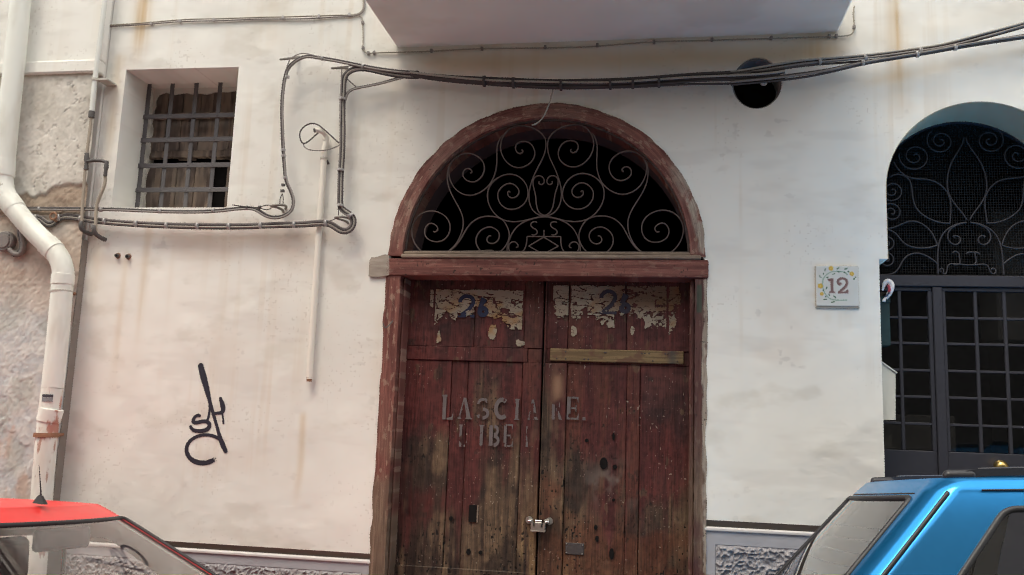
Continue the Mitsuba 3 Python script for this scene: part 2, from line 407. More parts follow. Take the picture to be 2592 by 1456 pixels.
flat('tyre', (.02, .02, .02), .9)
flat('rim', (.45, .45, .46), .35, metallic=.9)
flat('lamp_red', (.35, .02, .02), .2)
flat('lamp_clear', (.6, .6, .62), .15)
scene['car_glass'] = {'type': 'thindielectric', 'int_ior': 1.52}
def road_col(p, n, uv):
    return mix((.085, .084, .08), (.13, .127, .12), fbm(p.x * 9, p.y * 9, 2.0, 5))
mat('asphalt', base_color=mikit.proc(road_col), roughness=.95)
def opp_col(p, n, uv):
    return mix((.17, .16, .14), (.23, .215, .19), fbm(p.x * 1.3, p.z * 1.1, 6.0, 4))
mat('opposite_plaster', base_color=mikit.proc(opp_col), roughness=.95)
flat('added_gate_back', (.06, .058, .056), .8)  # dark back surface seen through the added archway
flat('shutter_green', (.06, .10, .08), .6)
flat('stone_sill', (.38, .36, .33), .8)

# ------------------------------------------------------------------ the street (cambered, falling to the wall and to the left)
def ground(x, y): return .04 * x - .07 * (y + 1.2)
struct('street', 'dark asphalt street in front of the houses')
gv = np.array([[x, y, ground(np.clip(x, -60, 60), np.clip(y, -12, 1))] for x in (-900, -60, -12, 0, 12, 60, 900) for y in (-900, -12, -7, -1.2, 1, 900)], float)
gf = [(a * 6 + b, a * 6 + b + 6, a * 6 + b + 7, a * 6 + b + 1) for a in range(6) for b in range(5)]
obj('street', (gv, gf), 'asphalt')

# ------------------------------------------------------------------ the plastered house
H = thing('plastered_house', 'cream plastered house front with arched doors, barred window and balcony', 'house')
XC, ZC, RO, RI = -.674, 2.864, .922, .836       # centre and radii of the carriage door's arch
FX0, FX1 = -1.598, .252                        # outer edges of its frame
def jag(n, amp, seed):
    r = np.random.default_rng(seed)
    a = r.normal(0, amp, n); return np.convolve(a, [.25, .5, .25], 'same')
def arch_outline(x0, x1, zb, xc, zc, r, n, amp, seed):
    ang = np.linspace(math.pi, 0, n)
    left = np.stack([np.full(90, x0), np.linspace(zb, zc - .02, 90)], 1)
    top = np.stack([xc + r * np.cos(ang), zc + r * np.sin(ang)], 1)
    right = np.stack([np.full(90, x1), np.linspace(zc - .02, zb, 90)], 1)
    left[:, 0] += jag(90, amp, seed); right[:, 0] += jag(90, amp, seed + 1)
    j = jag(n, amp, seed + 2)
    top += j[:, None] * np.stack([np.cos(ang), np.sin(ang)], 1)
    return Polygon(np.vstack([left, top, right])).buffer(0)
door_hole = arch_outline(FX0 + .012, FX1 - .012, -1, XC, ZC, RO - .014, 140, .006, 5)
AXC, AZC, AA, AB = 1.705, 3.245, .492, .496    # the right hand arch
aa = np.linspace(math.pi, 0, 60)
AX0 = AXC - AA
arch2 = Polygon([(AX0 - .045, -1), (AX0 - .045, 2.86), (AX0, 2.86)] + [(AXC + AA * math.cos(a), AZC + AB * math.sin(a)) for a in aa] + [(AXC + AA, 2.86), (AXC + AA + .045, 2.86), (AXC + AA + .045, -1)])
win_hole = Polygon([(-3.438, 3.165), (-2.654, 3.163), (-2.655, 4.078), (-3.437, 4.084)])
vent_hole = affinity.scale(Point(.531, 3.88).buffer(1, 48), .138, .154)
XL, XR, ZT = -3.575, 6.5, 7.6
wall = sbox(XL, 1.149, XR, ZT)
wall = wall.difference(sbox(.1, 1.0, XR, 1.433)).difference(win_hole).difference(vent_hole).difference(door_hole).difference(arch2)
WT = .36
obj('wall', ext(wall, WT, WT), 'plaster', H)
# inner lining of the round vent
c0 = np.array(vent_hole.exterior.coords)[:-1]
# ---- base: groove, ledge, band and roughcast dado, left and right of the carriage door
def dado(x0, x1, zt, seed, edge_left, edge_right, band_h=.108):
    obj('groove', cbox(x0, x1, .035, WT, zt - .04, zt + .003, .001), 'groove', H)
    obj('ledge', cbox(x0, x1, -.006, WT, zt - .058, zt - .036, .006), 'ledge_white', H)
    zb = zt - band_h
    band = sbox(x0, -1.0, x1, zt - .058).difference(sbox(x0 + edge_left, -1.2, x1 - edge_right, zb))
    obj('base_band', ext(band, WT, WT - .004), 'dado_band', H)
    def yf(X, Z):
        p = np.stack([X * 46 + 2.2 * nz(X, Z, 20, seed), Z * 46 + 2.2 * nz(X, Z, 20, seed + 3), X * 0 + seed], -1)
        a = meshkit.noise(p, seed); b = meshkit.noise(p * 2.1 + 7, seed + 1)
        ridge = 1 - np.abs(2 * a - 1)
        h = .016 * ridge ** 1.8 * (.35 + b) + .006 * b + .012 * np.clip(nz(X, Z, 42, seed + 5) - .45, 0, 1)
        fade = np.clip(np.minimum(np.minimum(X - x0 - edge_left, x1 - edge_right - X), zb - Z) / .02 + .15, 0, 1)
        return .010 - h * fade
    obj('roughcast', surf(x0 + edge_left - .004, x1 - edge_right + .004, .25, zb + .004, .0034, yf), 'dado_paint', H, smooth=True)
dado(XL + .002, FX0 + .01, 1.149, 3, .05, .055)
dado(FX1 - .01, AX0 - .045, 1.433, 8, .06, .03, .125)
obj('base_band', cbox(AXC + AA + .045, XR, .0, WT, -1, 1.432, .002), 'dado_band', H)

# ---- barred window
wn = H + '__window'
WD = .235
rev_poly = [(-3.438, 3.165), (-2.654, 3.163), (-2.655, 4.078), (-3.437, 4.084)]
def reveal(pts, y0, y1, inward=0.0):
    v = []; f = []
    n = len(pts)
    for (x, z) in pts: v += [(x, y0, z), (x, y1, z)]
    for i in range(n):
        k = (i + 1) % n
        f.append((2 * i, 2 * i + 1, 2 * k + 1, 2 * k))
    return trimesh.Trimesh(*_tri(v, f), process=False)
def _tri(v, f):
    f = np.asarray(f); return np.asarray(v, float), np.vstack([f[:, [0, 1, 2]], f[:, [0, 2, 3]]])
# the rough old masonry edge inside the window, behind the new plaster
rp = sbox(-3.46, 3.14, -2.63, 4.10)
opn = [(-3.428 + .006 * rng.random(), 3.165 + i * .03) for i in range(28)]
inner = Polygon([(-3.44, 3.16)] + [(-3.425 + .014 * rng.uniform(-1, 1), 3.2 + i * .04) for i in range(21)] + [(-3.40 + i * .05, 4.045 + .012 * rng.uniform(-1, 1)) for i in range(15)] + [(-2.66, 4.05), (-2.66, 3.16)]).buffer(0)
obj('masonry_edge', ext(rp.difference(inner), WT + .06, .03 + .06), 'reveal_plaster', wn)
gy = WD
bz = [p[2] for p in [(-3.0999,0.235,3.8497),(-3.0979,0.235,3.6859),(-3.0945,0.235,3.51),(-3.106,0.235,3.3439)]]
bxs = [.5 * (a[0] + b[0]) for a, b in zip([(-3.4174,0.245,4.0356),(-3.2327,0.245,4.0362),(-3.0641,0.245,4.0371),(-2.8943,0.245,4.038)], [(-3.4258,0.245,3.2629),(-3.2718,0.245,3.2567),(-3.0939,0.245,3.2505),(-2.9206,0.245,3.2444)])]
for z in bz:
    obj('bar', cbox(-3.46, -2.64, gy, gy + .008, z - .0155, z + .0155, .002), 'grey_iron', wn)
for x in bxs:
    obj('bar', cbox(x - .0145, x + .0145, gy + .010, gy + .018, 3.12, 4.10, .002), 'grey_iron', wn)
    for z in bz:
        obj('rivet', rev([(0, 0), (.006, .001), (.004, .004), (0, .005)], (x, gy + .001, z), (0, -1, 0), 8), 'grey_iron', wn)
by = .335
bx = [-3.47, -3.33, -3.22, -3.09, -2.97, -2.86, -2.74, -2.62]
for k in range(7):
    w0, w1 = bx[k] + .002, bx[k + 1] - .002
    top0 = 3.585 + .008 * rng.uniform(-1, 1)
    dz = .012 * rng.random()
    obj('board', cbox(w0, w1, by + dz, by + .022 + dz, top0, 4.14, .003), 'old_boards', wn)
    if k not in (4, 6):
        obj('board', cbox(w0, w1, by + .004 + dz, by + .026 + dz, 3.10, 3.545 + .006 * rng.uniform(-1, 1), .003), 'old_boards', wn)
obj('board', cbox(-3.40, -2.62, by - .022, by - .003, 3.59, 3.635, .003), 'old_boards', wn)
obj('board', cbox(-3.40, -2.62, by - .022, by - .003, 3.86, 3.90, .003), 'old_boards', wn)
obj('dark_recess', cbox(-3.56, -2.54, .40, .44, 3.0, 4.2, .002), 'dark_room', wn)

# ---- round vent hole
vn = H + '__vent'
ring_o = vent_hole.buffer(.004); ring_i = vent_hole.buffer(-.010)
obj('liner', ext(ring_i.buffer(.0095).difference(ring_i), .20, .185), 'vent_grey', vn)
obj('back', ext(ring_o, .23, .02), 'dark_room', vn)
obj('lump', trimesh.creation.icosphere(2, .012).apply_transform(trimesh.transformations.compose_matrix(scale=[1.6, 1, 1.1], translate=[.575, .05, 3.895])), 'reveal_plaster', vn, smooth=True)

# ---- balcony
bn = H + '__balcony'
obj('slab', cbox(-1.625, .984, -.92, .05, 4.172, 4.33, .012), 'balcony_paint', bn)
for k in range(27):
    x = -1.58 + k * .0975
    obj('baluster', cbox(x - .008, x + .008, -.888, -.872, 4.33, 5.20, .002), 'grey_iron', bn)
obj('handrail', cbox(-1.60, .96, -.902, -.858, 5.20, 5.225, .004), 'grey_iron', bn)

# ---- carriage door: frame
dn = H + '__carriage_door'
def ragged_ring(poly, amp, seed):
    c = np.array(poly.exterior.segmentize(.02).coords)[:-1]
    r = np.random.default_rng(seed)
    j = np.convolve(r.normal(0, amp, len(c)), [.25, .5, .25], 'same')
    d = c - c.mean(0); d /= np.linalg.norm(d, axis=1, keepdims=True)
    return Polygon(c + d * j[:, None]).buffer(0)
ao = [(XC + RO * math.cos(a), ZC + RO * math.sin(a)) for a in np.linspace(0, math.pi, 110)]
ai = [(XC + RI * math.cos(a), ZC + RI * math.sin(a)) for a in np.linspace(math.pi, 0, 110)]
archp = Polygon(ao + [(FX0, 2.862)] + [(XC - RI, 2.862)] + ai + [(XC + RI, 2.862)]).buffer(0)
rr = np.random.default_rng(2)
oo = np.array(archp.exterior.segmentize(.015).coords)[:-1]
dist = np.hypot(oo[:, 0] - XC, oo[:, 1] - ZC)
oo += ((oo - [XC, ZC]) / dist[:, None]) * (np.where(dist > .9, .0028, .0008) * np.convolve(rr.normal(0, 1, len(oo)), np.ones(5) / 3.2, 'same'))[:, None]
obj('arch_frame', ext(Polygon(oo).buffer(0), .20, .208), 'frame_wood', dn)
def post(x0, x1, seed):
    zz = np.linspace(-.4, 2.742, 150); r = np.random.default_rng(seed)
    j0 = np.convolve(r.normal(0, .005, 150), [.2, .25, .25, .25, .2], 'same'); j1 = r.normal(0, .001, 150)
    return zz, j0, j1
zz, j0, j1 = post(0, 0, 4)
obj('post', ext(Polygon(list(zip(FX0 - .004 + j0, zz)) + list(zip(-1.512 + j1, zz))[::-1]).buffer(0), .20, .206), 'frame_wood', dn)
zz, j0, j1 = post(0, 0, 6)
obj('post', ext(Polygon(list(zip(.190 + j1, zz)) + list(zip(FX1 + .004 + j0, zz))[::-1]).buffer(0), .20, .204), 'frame_wood', dn)
# fillet mouldings of the inner edges
obj('moulding', cbox(.166, .189, .030, .19, -.3, 2.742, .006), 'frame_wood', dn)
obj('moulding', cbox(-1.511, -1.499, .052, .19, -.3, 2.742, .004), 'frame_wood', dn)
# lintel with its ledge, and the bleached stub that runs into the wall at the left
obj('lintel', cbox(-1.604, .262, -.016, .16, 2.744, 2.846, .005), 'frame_wood', dn)
obj('lintel_ledge', cbox(-1.515, .222, -.022, .16, 2.848, 2.872, .006), 'ledge_wood', dn)
obj('lintel_ledge', cbox(-1.508, .172, .0, .12, 2.873, 2.892, .005), 'ledge_wood', dn)
scene['stub_wood'] = scene['ledge_wood']
def stub_col(p, n, uv):
    c = mix((.19, .155, .13), (.38, .335, .285), fbm(p.x * 14, p.z * 60, 2.0, 4))
    return c
mat('stub_wood', base_color=mikit.proc(stub_col), roughness=.9)
st = [(-1.7068,-0.01,2.8265),(-1.6959,-0.01,2.8481),(-1.5891,-0.01,2.8558),(-1.5826,-0.01,2.7465),(-1.6425,-0.01,2.7341),(-1.7037,-0.01,2.7383)]
stp = Polygon([(p[0], p[2]) for p in st]).buffer(0)
obj('lintel_stub', ext(stp.buffer(.002), .05, .066), 'stub_wood', dn)
brk = [(-1.6981,-0.01,2.8433),(-1.6548,-0.01,2.8554),(-1.6141,-0.01,2.8676),(-1.5919,-0.01,2.8629),(-1.5912,-0.01,2.851),(-1.6611,-0.01,2.8387)]
obj('broken_plaster', ext(Polygon([(p[0], p[2]) for p in brk]).buffer(.002), .02, .034), 'stub_wood', dn)

# ---- carriage door: leaves
LY = .165
BXL = [-1.512] + DX[:3] + [-0.672]
def plank(x0, x1, z0, z1, y, t=.035, b=.003, name='plank', m='door_wood', label=None):
    return obj(name, cbox(x0 + .0012, x1 - .0012, y, y + t, z0, z1, b), m, dn, label=label)
ZR0, ZR1 = 2.262, 2.345
GAP = -.673
xs_l = [-1.512, *DX[:3], GAP - .005]
xs_r = [GAP + .005, *DX[4:], .178]
for leaf, xs in enumerate((xs_l, xs_r)):
    dy = (0, .008, .003, -.006) if leaf == 0 else (-.012, .004, .001, .006)
    for k in range(4):
        zb_ = .98
        if leaf == 0 and k == 0: zb_ = .985
        plank(xs[k], xs[k + 1], zb_, ZR0, LY + dy[k])
        plank(xs[k], xs[k + 1], -.2, zb_ - .002, LY + dy[k] - .003)
    # upper boards above the rail
    ups = [xs[0], xs[0] + .42, xs[3] if leaf == 0 else xs[1], xs[-1]] if leaf == 0 else [xs[0], xs[1], xs[1] + .34, xs[-1]]
    for k in range(3):
        plank(ups[k], ups[k + 1], ZR1, 2.80, LY + (.004, .0, -.004)[k])
plank(-1.50, -.765, ZR0 + .001, ZR1 - .001, LY - .009, name='rail')
plank(-.764, GAP - .006, ZR0 - .004, ZR1 - .004, LY - .006, name='rail')
plank(GAP + .006, .175, ZR0 + .001, ZR1 - .001, LY + .004, name='rail')
obj('rail', cbox(-.632, .135, LY - .016, LY + .02, ZR0 + .012, ZR1 + .002, .004), 'ochre_wood', dn, label='rail with ochre paint showing on the right leaf')
plank(-1.50, -.73, .985, 1.075, LY - .013, name='bottom_rail')
# dark gap between the leaves, with a cover bead
obj('meeting_bead', cbox(GAP + .0052, GAP + .013, LY - .020, LY + .02, -.2, 2.78, .003), 'door_wood', dn)
obj('gap', cbox(GAP - .012, GAP + .012, LY + .028, LY + .06, -.2, 2.8, .001), 'dark_room', dn)
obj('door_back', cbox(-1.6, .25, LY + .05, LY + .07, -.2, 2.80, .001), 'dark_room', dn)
# knot holes, a cut slot, nails and a tin patch
def pit(x, z, rx, rz, name='hole'):
    e = affinity.scale(Point(x, z).buffer(1, 10), rx, rz)
    obj(name, ext(e, LY + .012, .0155), 'dark_room', dn)
pits = [(-0.3083,0.165,1.7004),(-0.2454,0.165,1.6833),(-0.3454,0.165,1.3447),(-0.3374,0.165,1.2826),(-0.2541,0.165,1.2058),(-0.2487,0.165,1.5016),(-1.1831,0.165,1.3486),(-0.4078,0.165,1.8251),(-0.2553,0.165,1.8532),(-0.7036,0.165,2.0062),(-0.6318,0.165,2.004),(-1.0699,0.165,1.1693),(-1.0005,0.165,1.1689),(-0.6501,0.165,1.9217)]
for (x, y, z), (a, b) in zip(pits, ((.022, .033), (.012, .012), (.010, .012), (.010, .016), (.013, .030), (.009, .007), (.010, .014), (.010, .010), (.007, .022), (.009, .009), (.009, .008), (.013, .017), (.010, .011), (.008, .014))):
    pit(x, z, a, b)
s0, s1 = [(-1.0769,0.165,1.432),(-1.0332,0.165,1.3365)]
obj('slot', ext(sbox(s0[0], s1[2], s1[0], s0[2]), LY + .012, .016), 'dark_room', dn)
obj('slot_edge', cbox(s1[0] + .002, s1[0] + .010, LY - .002, LY + .01, s1[2] - .004, s0[2], .002), 'ledge_wood', dn)
s0, s1 = [(-0.5138,0.155,1.2523),(-0.4098,0.155,1.1895)]
obj('tin_patch', cbox(s0[0], s1[0], LY - .004, LY + .01, s1[2], s0[2], .002), 'tin_plate', dn)
for (x, z) in ((s0[0] + .006, s0[2] - .006), (s1[0] - .006, s0[2] - .010), (s0[0] + .006, s1[2] + .008), (s1[0] - .008, s1[2] + .006)):
    obj('nail', rev([(0, 0), (.005, .001), (.003, .004), (0, .005)], (x, LY - .0035, z), (0, -1, 0), 8), 'lock_steel', dn)
for k in range(14):
    x = -.60 + .73 * rng.random(); z = rng.choice((ZR0 + .026, ZR1 - .016))
    obj('nail', rev([(0, 0), (.005, .001), (.003, .004), (0, .005)], (x, LY - .0155, z), (0, -1, 0), 8), 'tin_plate', dn)
# long drying cracks in the boards
for (a, b) in ([(-1.1037,0.165,2.2486),(-1.1013,0.165,2.0856)], [(-0.7294,0.165,1.5333),(-0.7451,0.165,1.4552)], [(-0.2187,0.165,2.0669),(-0.2198,0.165,1.9995)]):
    pass
# stencilled words, worn: LASCIARE / LIBERO
def glyph(ch):
    L = lambda pts, w: LineString(pts).buffer(w, cap_style=2)
    arc = lambda cx, cz, rx, rz, a0, a1, n=24: [(cx + rx * math.cos(math.radians(a)), cz + rz * math.sin(math.radians(a))) for a in np.linspace(a0, a1, n)]
    g = {
        'L': [sbox(.04, 0, .30, 1), sbox(-.02, .93, .36, 1), Polygon([(.38, 0), (.82, 0), (.86, .34), (.72, .12), (.38, .07)])],
        'A': [L([(.08, 0), (.40, 1)], .045), Polygon([(.36, 1), (.54, 1), (.92, .03), (.62, .03)]), sbox(-.02, 0, .24, .06), sbox(.54, 0, 1.0, .06)],
        'S': [L(arc(.45, .73, .28, .22, 20, 250), .075), L(arc(.45, .25, .30, .22, 90, -160), .085)],
        'C': [L(arc(.5, .5, .36, .44, 50, 310), .11)],
        'I': [sbox(.10, .0, .36, 1), sbox(.02, .94, .44, 1), sbox(.02, 0, .44, .06)],
        'R': [sbox(.05, 0, .30, 1), L(arc(.38, .74, .26, .22, 90, -90), .08), Polygon([(.42, .45), (.62, .45), (.92, 0), (.66, 0)])],
        'E': [sbox(.06, 0, .30, 1), sbox(.34, .92, .80, 1), sbox(.34, 0, .84, .08), sbox(.34, .46, .64, .54), Polygon([(.70, .92), (.80, .92), (.80, .72)]), Polygon([(.70, .08), (.84, .08), (.84, .3)]), sbox(.62, .36, .68, .64)],
        'B': [sbox(.05, 0, .30, 1), L(arc(.38, .75, .24, .20, 90, -90), .08), L(arc(.38, .26, .30, .22, 90, -90), .09)],
        'O': [L(arc(.45, .5, .34, .43, 100, 260), .11), L(arc(.45, .5, .34, .43, -80, 80), .11)],
        '.': [sbox(0, 0, .2, .16)],
    }[ch]
    return unary_union(g)
def worn(poly, seed, thr, c=.0045):
    x0, z0, x1, z1 = poly.bounds
    k = cells(x0, x1, z0, z1, lambda X, Z: nz(X, Z, 38, seed, 26, 4) > thr, c)
    return poly.intersection(k)
def word(items, Y):
    for i, (ch, px0, px1, pz0, pz1, thr) in enumerate(items):
        g = glyph(ch)
        bx0, bz0, bx1, bz1 = g.bounds
        g = affinity.translate(affinity.scale(affinity.translate(g, -bx0, -bz0), (px1 - px0) / (bx1 - bx0), (pz1 - pz0) / (bz1 - bz0), origin=(0, 0)), px0, pz0)
        g = worn(g, 20 + i, thr)
        Yl = Y if not (GAP < (px0 + px1) / 2 < DX[4]) else LY - .0125
        if g.area > 1e-5:
            obj('stencil_letter', ext(g, Yl, .0012), 'stencil', dn, label=f'faded grey stencilled letter {ch}' if ch != '.' else 'faded grey stencilled full stop')
def lt(ch, xa, xb, yt, yb, thr, Y=LY):
    return None
SW = [('L', [(-1.2656,0.157,1.9137),(-1.1937,0.157,2.0593)], 0.20), ('A', [(-1.1681,0.157,1.9194),(-1.0812,0.157,2.0466)], 0.36), ('S', [(-1.0545,0.157,1.9211),(-0.9796,0.157,2.0475)], 0.37), ('C', [(-0.9511,0.157,1.9247),(-0.8764,0.157,2.053)], 0.31),
      ('I', [(-0.832,0.157,1.9266),(-0.8014,0.157,2.0484)], 0.42), ('A', [(-0.7532,0.157,1.9293),(-0.6901,0.157,2.0519)], 0.47), ('R', [(-0.6116,0.147,1.9364),(-0.5507,0.147,2.0514)], 0.44), ('E', [(-0.5253,0.152,1.9395),(-0.4558,0.152,2.0704)], 0.32), ('.', [(-0.4343,0.152,1.9382),(-0.4166,0.152,1.9568)], 0.25),
      ('L', [(-1.1559,0.157,1.7599),(-1.1051,0.157,1.8896)], 0.37), ('I', [(-1.036,0.157,1.7646),(-1.0061,0.157,1.8908)], 0.35), ('B', [(-0.9752,0.157,1.7671),(-0.9124,0.157,1.8942)], 0.37), ('E', [(-0.889,0.157,1.7705),(-0.8334,0.157,1.9016)], 0.33), ('R', [(-0.7587,0.152,1.7735),(-0.7121,0.152,1.8968)], 0.47)]
word([(ch, a[0], b[0], a[2], b[2], thr) for ch, (a, b), thr in SW], (LY - .0085))

# torn posters with the number 26, glued across the top of both leaves
def poster(x0, x1, z0, z1, seed, Y, drop, label):
    t = thing('torn_poster', label, 'poster')
    def keep(X, Z):
        u = (z1 - Z) / (z1 - z0)
        e = nz(X, Z, 9, seed, 7, 5) + .22 * nz(X, Z, 60, seed + 1, 90, 3)
        col = .22 * nz(X, Z * 0 + seed, 14, seed + 2, 1, 3)
        slot = np.zeros_like(X, bool)
        for s in drop: slot |= np.abs(X - s - .004 * nz(X, Z, 25, 3)) < .005 + .004 * nz(X, Z, 20, 5)
        v = np.minimum(X - x0, x1 - X) / .03
        return (e + 1.6 * col + .12 * np.minimum(v, 1) > .52 + .60 * u ** 1.05) & ~slot & (np.abs(nz(X, Z, 11, seed + 5, 34, 3) - .47) > .016 + .02 * u) & (u > .10 * nz(X, Z, 12, 1) * nz(X, Z, 50, 2))
    p = cells(x0, x1, z0, z1, keep, .0042)
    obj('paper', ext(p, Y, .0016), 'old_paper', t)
    return t
def strokes(paths, w):
    return unary_union([LineString(p).buffer(w, cap_style=2, join_style=1) for p in paths])
pl0, pl1 = [(-1.3707,0.158,2.4548),(-0.7911,0.158,2.6942)]
pa = poster(pl0[0], pl1[0], pl0[2], pl1[2], 4, (LY - .0055), (-1.345, -.80), 'torn white paper with a blue 26 on the left door leaf')
pr0, pr1 = [(-0.6249,0.158,2.4219),(0.1123,0.158,2.7298)]
pb = poster(pr0[0], pr1[0], pr0[2], pr1[2], 9, (LY - .0055), (-.527, -.20, .04), 'torn white paper with a dark faded 26 on the right door leaf')
def num26(px, py, h, wd):
    a, b = px, py
    two = [(0, .72), (.10, .93), (.32, 1.0), (.50, .90), (.52, .70), (.40, .48), (.06, .10)]
    return two
def digits(t, A, B, C, seed, m, thr):
    """2 in the box A..B and 6 in the box B..C (x, z corners)"""
    def fit(p, q, pts): return [(q[0][0] + u * (q[1][0] - q[0][0]), q[0][1] + v * (q[1][1] - q[0][1])) for u, v in pts]
    two = spline([(u, 0, v) for u, v in fit(0, A, [(.02, .70), (.18, .93), (.52, 1.0), (.85, .86), (.86, .62), (.55, .32), (.08, .03)])], .004)
    g = LineString(two[:, [0, 2]]).buffer(.0115, cap_style=2).union(LineString(fit(0, A, [(-.05, .04), (1.0, .04)])).buffer(.0085, cap_style=2))
    obj('digit', ext(worn(g, seed, thr, .003), (LY - .0071), .0010), m, t, label='number 2')
    cx, cz = (B[0][0] + B[1][0]) / 2, B[0][1] + .034
    g6 = Point(cx, cz).buffer(.034).difference(Point(cx + .002, cz).buffer(.008))
    g6 = g6.union(Polygon([(cx - .034, cz + .015), (cx - .012, cz + .088), (cx + .024, cz + .070), (cx - .004, cz + .030)]))
    obj('digit', ext(worn(g6, seed + 4, thr - .10, .003), (LY - .0071), .0010), m, t, label='number 6')
q = [(-1.1869,0.158,2.5247),(-1.0934,0.158,2.6501),(-1.0759,0.158,2.5241),(-1.0089,0.158,2.6464)]
digits(pa, ((q[0][0], q[0][2]), (q[1][0], q[1][2])), ((q[2][0], q[2][2]), (q[3][0], q[3][2])), 0, 50, 'number_blue', .36)
q = [(-0.3438,0.158,2.557),(-0.25,0.158,2.6886),(-0.2385,0.158,2.5587),(-0.1676,0.158,2.6849)]
digits(pb, ((q[0][0], q[0][2]), (q[1][0], q[1][2])), ((q[2][0], q[2][2]), (q[3][0], q[3][2])), 0, 60, 'number_faded', .36)
# smaller scraps left lower down
def scrap(name_pts, seed, thr, label):
    (a, b) = name_pts
    p = cells(a[0], b[0], a[2], b[2], lambda X, Z: nz(X, Z, 40, seed, 22, 4) > thr - .10 + .30 * (((X - (a[0] + b[0]) / 2) / (b[0] - a[0]) * 2) ** 2 + ((Z - (a[2] + b[2]) / 2) / (b[2] - a[2]) * 2) ** 2), .0035)
    if p.is_empty or p.area < 1e-5: return
    t = thing('paper_scrap', label, 'paper')
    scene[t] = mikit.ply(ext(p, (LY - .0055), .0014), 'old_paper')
scrap([(-1.3392,0.158,2.3651),(-1.2845,0.158,2.4373)], 3, .42, 'pale paper scrap at the left side of the left leaf')
scrap([(-1.0126,0.158,2.386),(-0.9453,0.158,2.4909)], 5, .47, 'paper scrap below the blue 26')
scrap([(-0.8618,0.158,2.3518),(-0.7809,0.158,2.3955)], 6, .45, 'paper scrap at the right end of the left leaf above the rail')
scrap([(-0.5204,0.158,2.4193),(-0.4759,0.158,2.4898)], 7, .46, 'paper scrap on the second board of the right leaf')
scrap([(-0.1727,0.158,2.4309),(-0.1465,0.158,2.4956)], 8, .36, 'small paper scrap below the faded 26')
scrap([(-0.3068,0.158,2.4282),(-0.2473,0.158,2.5446)], 9, .52, 'flaked paper strip left of the small scrap on the right leaf')
scrap([(-0.1005,0.158,2.4437),(-0.0434,0.158,2.5594)], 10, .45, 'flaked paper strip right of the faded 26')
scrap([(0.0427,0.158,2.4807),(0.1135,0.158,2.5734)], 11, .52, 'flaked paper at the right edge of the right leaf')

# ---- fanlight: grille of scrolls in front of a dark room
fn = H + '__fanlight'
GY = .035
ZA = (1000, 280, .2764)
S = []
S.append([(-1.3382,0.035,3.0199),(-1.3247,0.035,3.0159),(-1.3122,0.035,3.0339),(-1.3316,0.035,3.0605),(-1.3687,0.035,3.0639),(-1.3918,0.035,3.0172),(-1.3707,0.035,2.974),(-1.3162,0.035,2.9555),(-1.2638,0.035,2.9742),(-1.2369,0.035,3.0372),(-1.2635,0.035,3.1038),(-1.3459,0.035,3.1428),(-1.4256,0.035,3.1209),(-1.4664,0.035,3.064),(-1.4698,0.035,3.0038),(-1.4426,0.035,2.9373),(-1.3863,0.035,2.8878),(-1.3187,0.035,2.8729),(-1.2467,0.035,2.895),(-1.196,0.035,2.9446),(-1.166,0.035,3.0107),(-1.1593,0.035,3.0836),(-1.186,0.035,3.1569),(-1.2295,0.035,3.2307),(-1.2595,0.035,3.2982),(-1.2695,0.035,3.3659),(-1.259,0.035,3.4268)])
S.append([(-1.1305,0.035,3.3746),(-1.1196,0.035,3.3846),(-1.137,0.035,3.4017),(-1.1635,0.035,3.3952),(-1.1742,0.035,3.3649),(-1.1541,0.035,3.3344),(-1.1068,0.035,3.3205),(-1.0615,0.035,3.3503),(-1.0457,0.035,3.4175),(-1.0868,0.035,3.4755),(-1.1547,0.035,3.4968),(-1.2208,0.035,3.4739),(-1.2556,0.035,3.4268),(-1.2578,0.035,3.359),(-1.2292,0.035,3.2946),(-1.1838,0.035,3.2539),(-1.1231,0.035,3.2381),(-1.0577,0.035,3.2597),(-1.0098,0.035,3.3029),(-0.9812,0.035,3.3629),(-0.9709,0.035,3.4368),(-0.9732,0.035,3.5111),(-0.9671,0.035,3.5584),(-0.9424,0.035,3.6089)])
S.append([(-0.8233,0.035,3.5142),(-0.8163,0.035,3.502),(-0.8357,0.035,3.4922),(-0.8596,0.035,3.5161),(-0.8542,0.035,3.5498),(-0.8186,0.035,3.5661),(-0.7721,0.035,3.5518),(-0.744,0.035,3.4942),(-0.7682,0.035,3.4342),(-0.8392,0.035,3.4049),(-0.9061,0.035,3.4359),(-0.9448,0.035,3.4971),(-0.9504,0.035,3.5581),(-0.9262,0.035,3.6188),(-0.8747,0.035,3.6586),(-0.8021,0.035,3.6606),(-0.7355,0.035,3.6356),(-0.6881,0.035,3.5874),(-0.6786,0.035,3.5335),(-0.6911,0.035,3.4733),(-0.7216,0.035,3.4069),(-0.7518,0.035,3.3339),(-0.7689,0.035,3.261),(-0.7669,0.035,3.2014),(-0.7457,0.035,3.1486),(-0.7058,0.035,3.1169),(-0.6682,0.035,3.109)])
S.append([(-0.8829,0.035,3.2538),(-0.893,0.035,3.2606),(-0.8976,0.035,3.2433),(-0.8752,0.035,3.2219),(-0.846,0.035,3.2284),(-0.8308,0.035,3.2614),(-0.8684,0.035,3.305),(-0.9142,0.035,3.302),(-0.9522,0.035,3.2623),(-0.9536,0.035,3.2157),(-0.9223,0.035,3.1691),(-0.8693,0.035,3.151),(-0.8114,0.035,3.1719),(-0.7775,0.035,3.2279),(-0.7898,0.035,3.301),(-0.8373,0.035,3.3514),(-0.8969,0.035,3.3654),(-0.9619,0.035,3.3426),(-1.0093,0.035,3.2895),(-1.0178,0.035,3.2228),(-0.994,0.035,3.1561),(-0.9392,0.035,3.0997),(-0.8731,0.035,3.0779),(-0.7953,0.035,3.083),(-0.7311,0.035,3.0993),(-0.6681,0.035,3.1057)])
